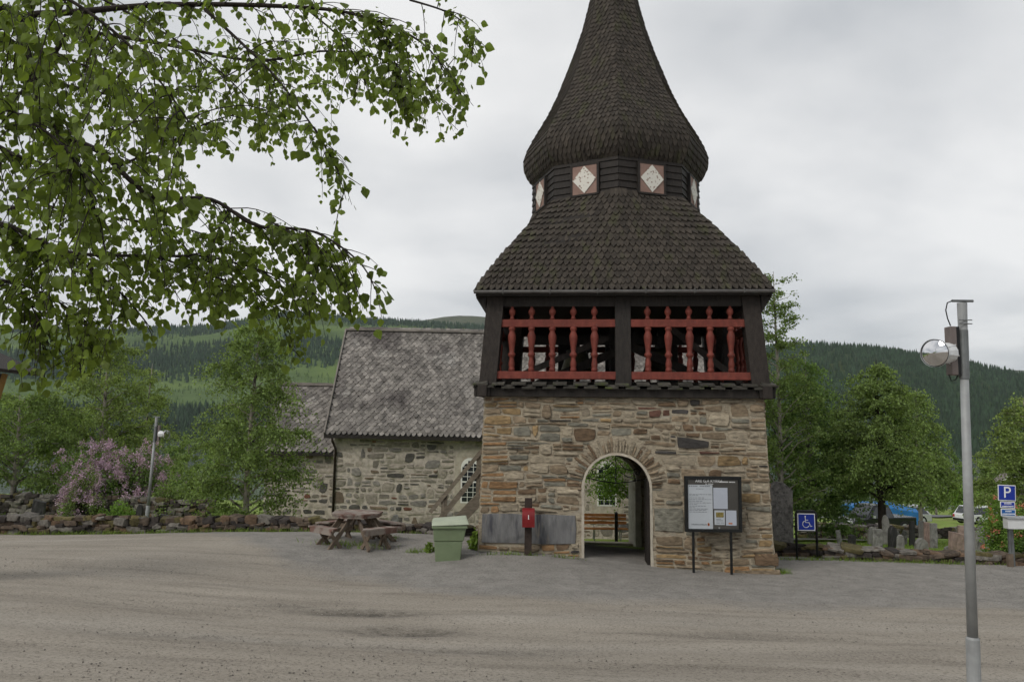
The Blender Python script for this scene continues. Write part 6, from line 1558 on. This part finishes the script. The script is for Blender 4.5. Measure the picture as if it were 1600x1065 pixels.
# loose pebbles on the yard ------------------------------------------------
n = 20000; rs = np.random.RandomState(15)
y = 6.5 + rs.uniform(0, 1, n) ** 1.25 * 12; x = rs.uniform(-.72, .72, n) * (y + 1)
keep = (smooth_noise(x * .3, y * 1.0, 77, 3.0, 3) > .1) | (rs.uniform(0, 1, n) < .22); x, y = x[keep], y[keep]; n = len(x)
s_ = .004 + .011 * rs.uniform(0, 1, n) ** 3
z = Gn(x, y) + .006
oc = np.array([(1, 0, 0), (-1, 0, 0), (0, 1, 0), (0, -1, 0), (0, 0, .7), (0, 0, -.7)]); tri = np.array([(0, 2, 4), (2, 1, 4), (1, 3, 4), (3, 0, 4), (2, 0, 5), (1, 2, 5), (3, 1, 5), (0, 3, 5)])
V = (oc[None] * s_[:, None, None] * rs.uniform(.6, 1.4, (n, 6, 1)) + np.stack([x, y, z], -1)[:, None]).reshape(-1, 3)
Q = (np.arange(n)[:, None, None] * 6 + tri[None]).reshape(-1, 3)
peb = mat('pebble', (0.215, 0.195, 0.17), .9, .3, 9, island=.55)
o = place('pebbles', np_mesh('pebbles', V, Q, peb)); tag(o, 'loose pebbles scattered over the gravel yard', 'gravel', kind='stuff')

# ------------------------------------------------------------------ overhanging birch in the left foreground
nrs = np.random.RandomState(4); nr = random.Random(4)
tb = Vector((-3.9, 2.2, G(-3.9, 2.2)))
nb_t = thing('overhanging_birch', 'big birch overhanging the upper left with drooping leafy twigs', 'tree', tuple(tb))
tm = MB(); tm.tube([tb + Vector(q) for q in ((0, 0, -.2), (.02, .05, 1.2), (-.03, .1, 2.6), (.05, .12, 4.2), (.1, .2, 6.0), (.05, .2, 8.5))], [.17, .15, .13, .11, .085, .04], 12); tm.build('trunk', M['bark_birch'], nb_t, smooth=True)
limbs = []
def limb(pix, r0, r1, from_trunk=None, n=6):
    P = [at(px, v, Y) for px, v, Y in pix]
    if from_trunk is not None: P = [tb + Vector((0.03, .1, from_trunk))] + P
    # smooth
    D_ = []
    for i in range(len(P) - 1):
        p0 = P[max(i - 1, 0)]; p1 = P[i]; p2 = P[i + 1]; p3 = P[min(i + 2, len(P) - 1)]
        for k in range(n):
            t = k / n; D_.append(.5 * ((2 * p1) + (p2 - p0) * t + (2 * p0 - 5 * p1 + 4 * p2 - p3) * t * t + (3 * p1 - p0 - 3 * p2 + p3) * t ** 3))
    D_.append(P[-1]); m = MB(); N = len(D_)
    m.tube(D_, [r0 + (r1 - r0) * (i / (N - 1)) ** .8 for i in range(N)], 7, cap=False); m.build('branch', M['bark_dark'], nb_t, smooth=True)
    limbs.append(D_); return D_
limb([(-140, -30, 3.0), (0, 12, 3.1), (28, 28, 3.1), (52, 120, 3.15), (85, 200, 3.2), (160, 240, 3.2), (235, 305, 3.2), (330, 312, 3.2), (400, 352, 3.2), (490, 362, 3.2), (560, 408, 3.2), (588, 455, 3.2)], .026, .002, 3.9)
limb([(-120, 10, 3.2), (60, 22, 3.4), (250, 8, 3.5), (440, 10, 3.5), (560, 24, 3.5), (660, 68, 3.5), (722, 150, 3.5)], .024, .002, 4.3)
limb([(320, 15, 3.5), (380, 70, 3.45), (430, 120, 3.4), (490, 200, 3.4), (525, 262, 3.4), (541, 312, 3.4)], .009, .0015)
limb([(-160, 320, 3.3), (0, 350, 3.35), (60, 375, 3.4), (120, 396, 3.4), (250, 400, 3.4), (330, 402, 3.4), (430, 430, 3.4), (500, 462, 3.4)], .017, .002, 3.2)
limb([(0, 60, 4.2), (120, 50, 4.3), (260, 70, 4.4), (400, 95, 4.5), (520, 80, 4.5), (640, 110, 4.5), (700, 190, 4.5)], .02, .002, 4.9)
limb([(-60, 200, 3.8), (30, 245, 3.9), (140, 270, 4.0), (230, 240, 4.0), (330, 190, 4.1), (430, 165, 4.1)], .018, .002, 3.7)
limb([(-60, 420, 3.6), (20, 440, 3.6), (90, 470, 3.6), (150, 520, 3.6)], .011, .002, 2.9)
limb([(-60, 120, 4.6), (80, 130, 4.7), (200, 150, 4.8), (330, 130, 4.9), (450, 60, 5.0)], .02, .002, 4.4)
limb([(-80, 300, 4.4), (60, 320, 4.5), (180, 340, 4.5), (300, 360, 4.6), (400, 400, 4.6)], .016, .002, 3.6)
limb([(560, 20, 3.6), (610, 90, 3.6), (640, 180, 3.6)], .006, .0015); limb([(480, 15, 3.7), (550, 80, 3.7), (580, 160, 3.7)], .006, .0015)
limb([(640, 0, 3.6), (700, 20, 3.6), (735, 50, 3.6), (737, 105, 3.6)], .006, .0015); limb([(430, 350, 3.3), (500, 390, 3.3), (525, 440, 3.3), (550, 492, 3.3)], .006, .0015)
limb([(240, 400, 3.5), (330, 430, 3.5), (420, 470, 3.5), (455, 550, 3.5)], .006, .0015); limb([(110, 395, 3.5), (180, 450, 3.5), (230, 505, 3.5)], .006, .0015)
limb([(-40, -60, 2.7), (90, -10, 2.7), (190, 60, 2.7), (260, 140, 2.7), (300, 200, 2.7)], .012, .002, 4.2); limb([(40, -60, 3.9), (200, 20, 3.9), (330, 100, 3.9), (420, 190, 3.9)], .010, .002)
limb([(-60, 30, 3.4), (70, 80, 3.4), (170, 120, 3.4), (250, 190, 3.4)], .009, .002, 4.0); limb([(-80, 140, 2.8), (30, 180, 2.8), (110, 240, 2.8), (150, 330, 2.8)], .010, .002, 3.5)
limb([(20, 440, 3.4), (60, 500, 3.4), (70, 590, 3.4)], .005, .0015); limb([(90, 470, 3.5), (140, 520, 3.5), (120, 580, 3.5)], .005, .0015)
POLY = [(-500, -600), (760, -600), (758, 20), (742, 115), (722, 210), (690, 190), (660, 160), (636, 210), (606, 150), (576, 172), (545, 120), (512, 150), (530, 240), (545, 310), (528, 340), (490, 250), (448, 210),
        (452, 262), (415, 215), (350, 212), (330, 240), (290, 250), (300, 290), (370, 300), (455, 322), (520, 340), (560, 392), (594, 450), (552, 500), (505, 470), (480, 500), (466, 562), (438, 510), (370, 470),
        (350, 505), (300, 470), (250, 512), (205, 500), (165, 560), (130, 592), (100, 560), (60, 606), (40, 560), (-500, 640)]
PX = np.array([p[0] for p in POLY]); PY = np.array([p[1] for p in POLY])
def inside(u, v):
    c = np.zeros(len(u), bool); j = len(POLY) - 1
    for i in range(len(POLY)):
        cond = ((PY[i] > v) != (PY[j] > v)) & (u < (PX[j] - PX[i]) * (v - PY[i]) / (PY[j] - PY[i] + 1e-12) + PX[i]); c ^= cond; j = i
    return c
LV = []; LD = []; tw = MB()
wl_ = [len(l) for l in limbs]
for t_i in range(1180):
    l = limbs[nr.choices(range(len(limbs)), wl_)[0]]; f = nr.uniform(.12, 1.0); i = min(int(f * (len(l) - 1)), len(l) - 2)
    p = l[i].lerp(l[i + 1], nr.random()); d = (l[i + 1] - l[i]).normalized()
    v = (d * .7 + Vector((nr.gauss(0, .7), nr.gauss(0, .7), nr.gauss(-.05, .5)))).normalized()
    L_ = nr.uniform(.12, .62); n_ = max(3, int(L_ / .04)); P = [p]; vv = v.copy()
    for k in range(n_):
        vv = (vv + Vector((0, 0, -.16)) + Vector((nr.gauss(0, .08), nr.gauss(0, .08), nr.gauss(0, .08)))).normalized(); P.append(P[-1] + vv * .04)
    A_ = np.array([tuple(q) for q in P]); u_, w_ = proj(A_); ok = inside(u_ + nr.gauss(0, 16), w_ + nr.gauss(0, 16))
    if not ok[:2].all(): continue
    last = len(P)
    for k in range(len(P)):
        if not ok[k]: last = k; break
    P = P[:last]
    if len(P) < 3: continue
    tw.tube(P, [.0028 - .0020 * k / len(P) for k in range(len(P))], 4, cap=False)
    for k in range(1, len(P)):
        for s2 in range(nr.choice((1, 1, 2, 2)) ):
            side = Vector((nr.gauss(0, 1), nr.gauss(0, 1), nr.gauss(-.3, .6))).normalized()
            LV.append(P[k] + side * nr.uniform(.008, .03)); LD.append((side * .55 + Vector((0, 0, -.75)) + Vector((nr.gauss(0, .3), nr.gauss(0, .3), nr.gauss(0, .3)))).normalized())
tag(tw.build('twigs', M['bark_dark'], nb_t), kind='stuff')
LO = np.array([(0, 0, 0), (-.30, .16, .05), (-.42, .36, .07), (-.30, .62, .06), (-.10, .88, .02), (0, 1.0, 0), (.10, .88, .02), (.30, .62, .06), (.42, .36, .07), (.30, .16, .05), (0, .45, -.03)])
LF = [(10, i, (i + 1) % 10) for i in range(10)]
lv = np.array([tuple(p) for p in LV]); ldr = np.array([tuple(p) for p in LD]); n = len(lv)
sz = np.clip(.031 * np.exp(nrs.normal(size=n) * .34), .013, .060)
rv = nrs.normal(size=(n, 3)); rv[:, 1] += np.where(nrs.uniform(0, 1, n) < .5, 1.1, -1.1)      # many blades turn their faces towards the open yard
xv = np.cross(ldr, rv); xv /= np.linalg.norm(xv, axis=1)[:, None]; zv = np.cross(xv, ldr)
u_, w_ = proj(lv); dist = np.linalg.norm(lv - np.array([0, 0, ZC]), axis=1); vis_ = (u_ > 0) & (u_ < 1600) & (w_ > 0) & (w_ < 1065); score = np.where(vis_, sz / dist, 0) * np.abs(zv[:, 1])
order = np.argsort(-score); single = set(order[:298].tolist()); o0 = np.array(origin(nb_t))
lm1 = MB(); lm1.add([tuple(p) for p in LO], LF); _b = lm1.build('leaf', M['leaf_near'], None, local=True); leaf_me = _b.data; bpy.data.objects.remove(_b)
VV = []; 
for i in range(n):
    R = np.stack([xv[i], ldr[i], zv[i]], 1)
    if i in single:
        o = bpy.data.objects.new('leaf', leaf_me); COL.objects.link(o); o.parent = nb_t
        o.matrix_local = Matrix.Translation(Vector(lv[i] - o0)) @ Matrix(R.tolist()).to_4x4() @ Matrix.Diagonal((sz[i], sz[i], sz[i], 1))
    else: VV.append((LO * sz[i]) @ R.T + lv[i] - o0)
VV = np.concatenate(VV); k = len(VV) // 11
Q = (np.arange(k)[:, None, None] * 11 + np.array(LF)[None]).reshape(-1, 3)
tag(place('foliage', np_mesh('foliage', VV, Q, M['leaf_near']), nb_t), kind='stuff')
print('near leaves', n)

# ------------------------------------------------------------------ hazy air over the whole valley
hz = MB(); hz.box((0, 3000, 170), (12000, 8000, 500))
ho = hz.build('haze', bpy.data.materials.new('haze'), None); tag(ho, 'thin damp air over the valley', 'haze', kind='stuff')
hm = ho.data.materials[0]; hm.use_nodes = True; ht = hm.node_tree; ht.nodes.clear()
hv = ht.nodes.new('ShaderNodeVolumePrincipled'); hv.inputs['Color'].default_value = (0.75, 0.83, 0.92, 1); hv.inputs['Density'].default_value = 0.00004
hout = ht.nodes.new('ShaderNodeOutputMaterial'); ht.links.new(hv.outputs[0], hout.inputs['Volume'])
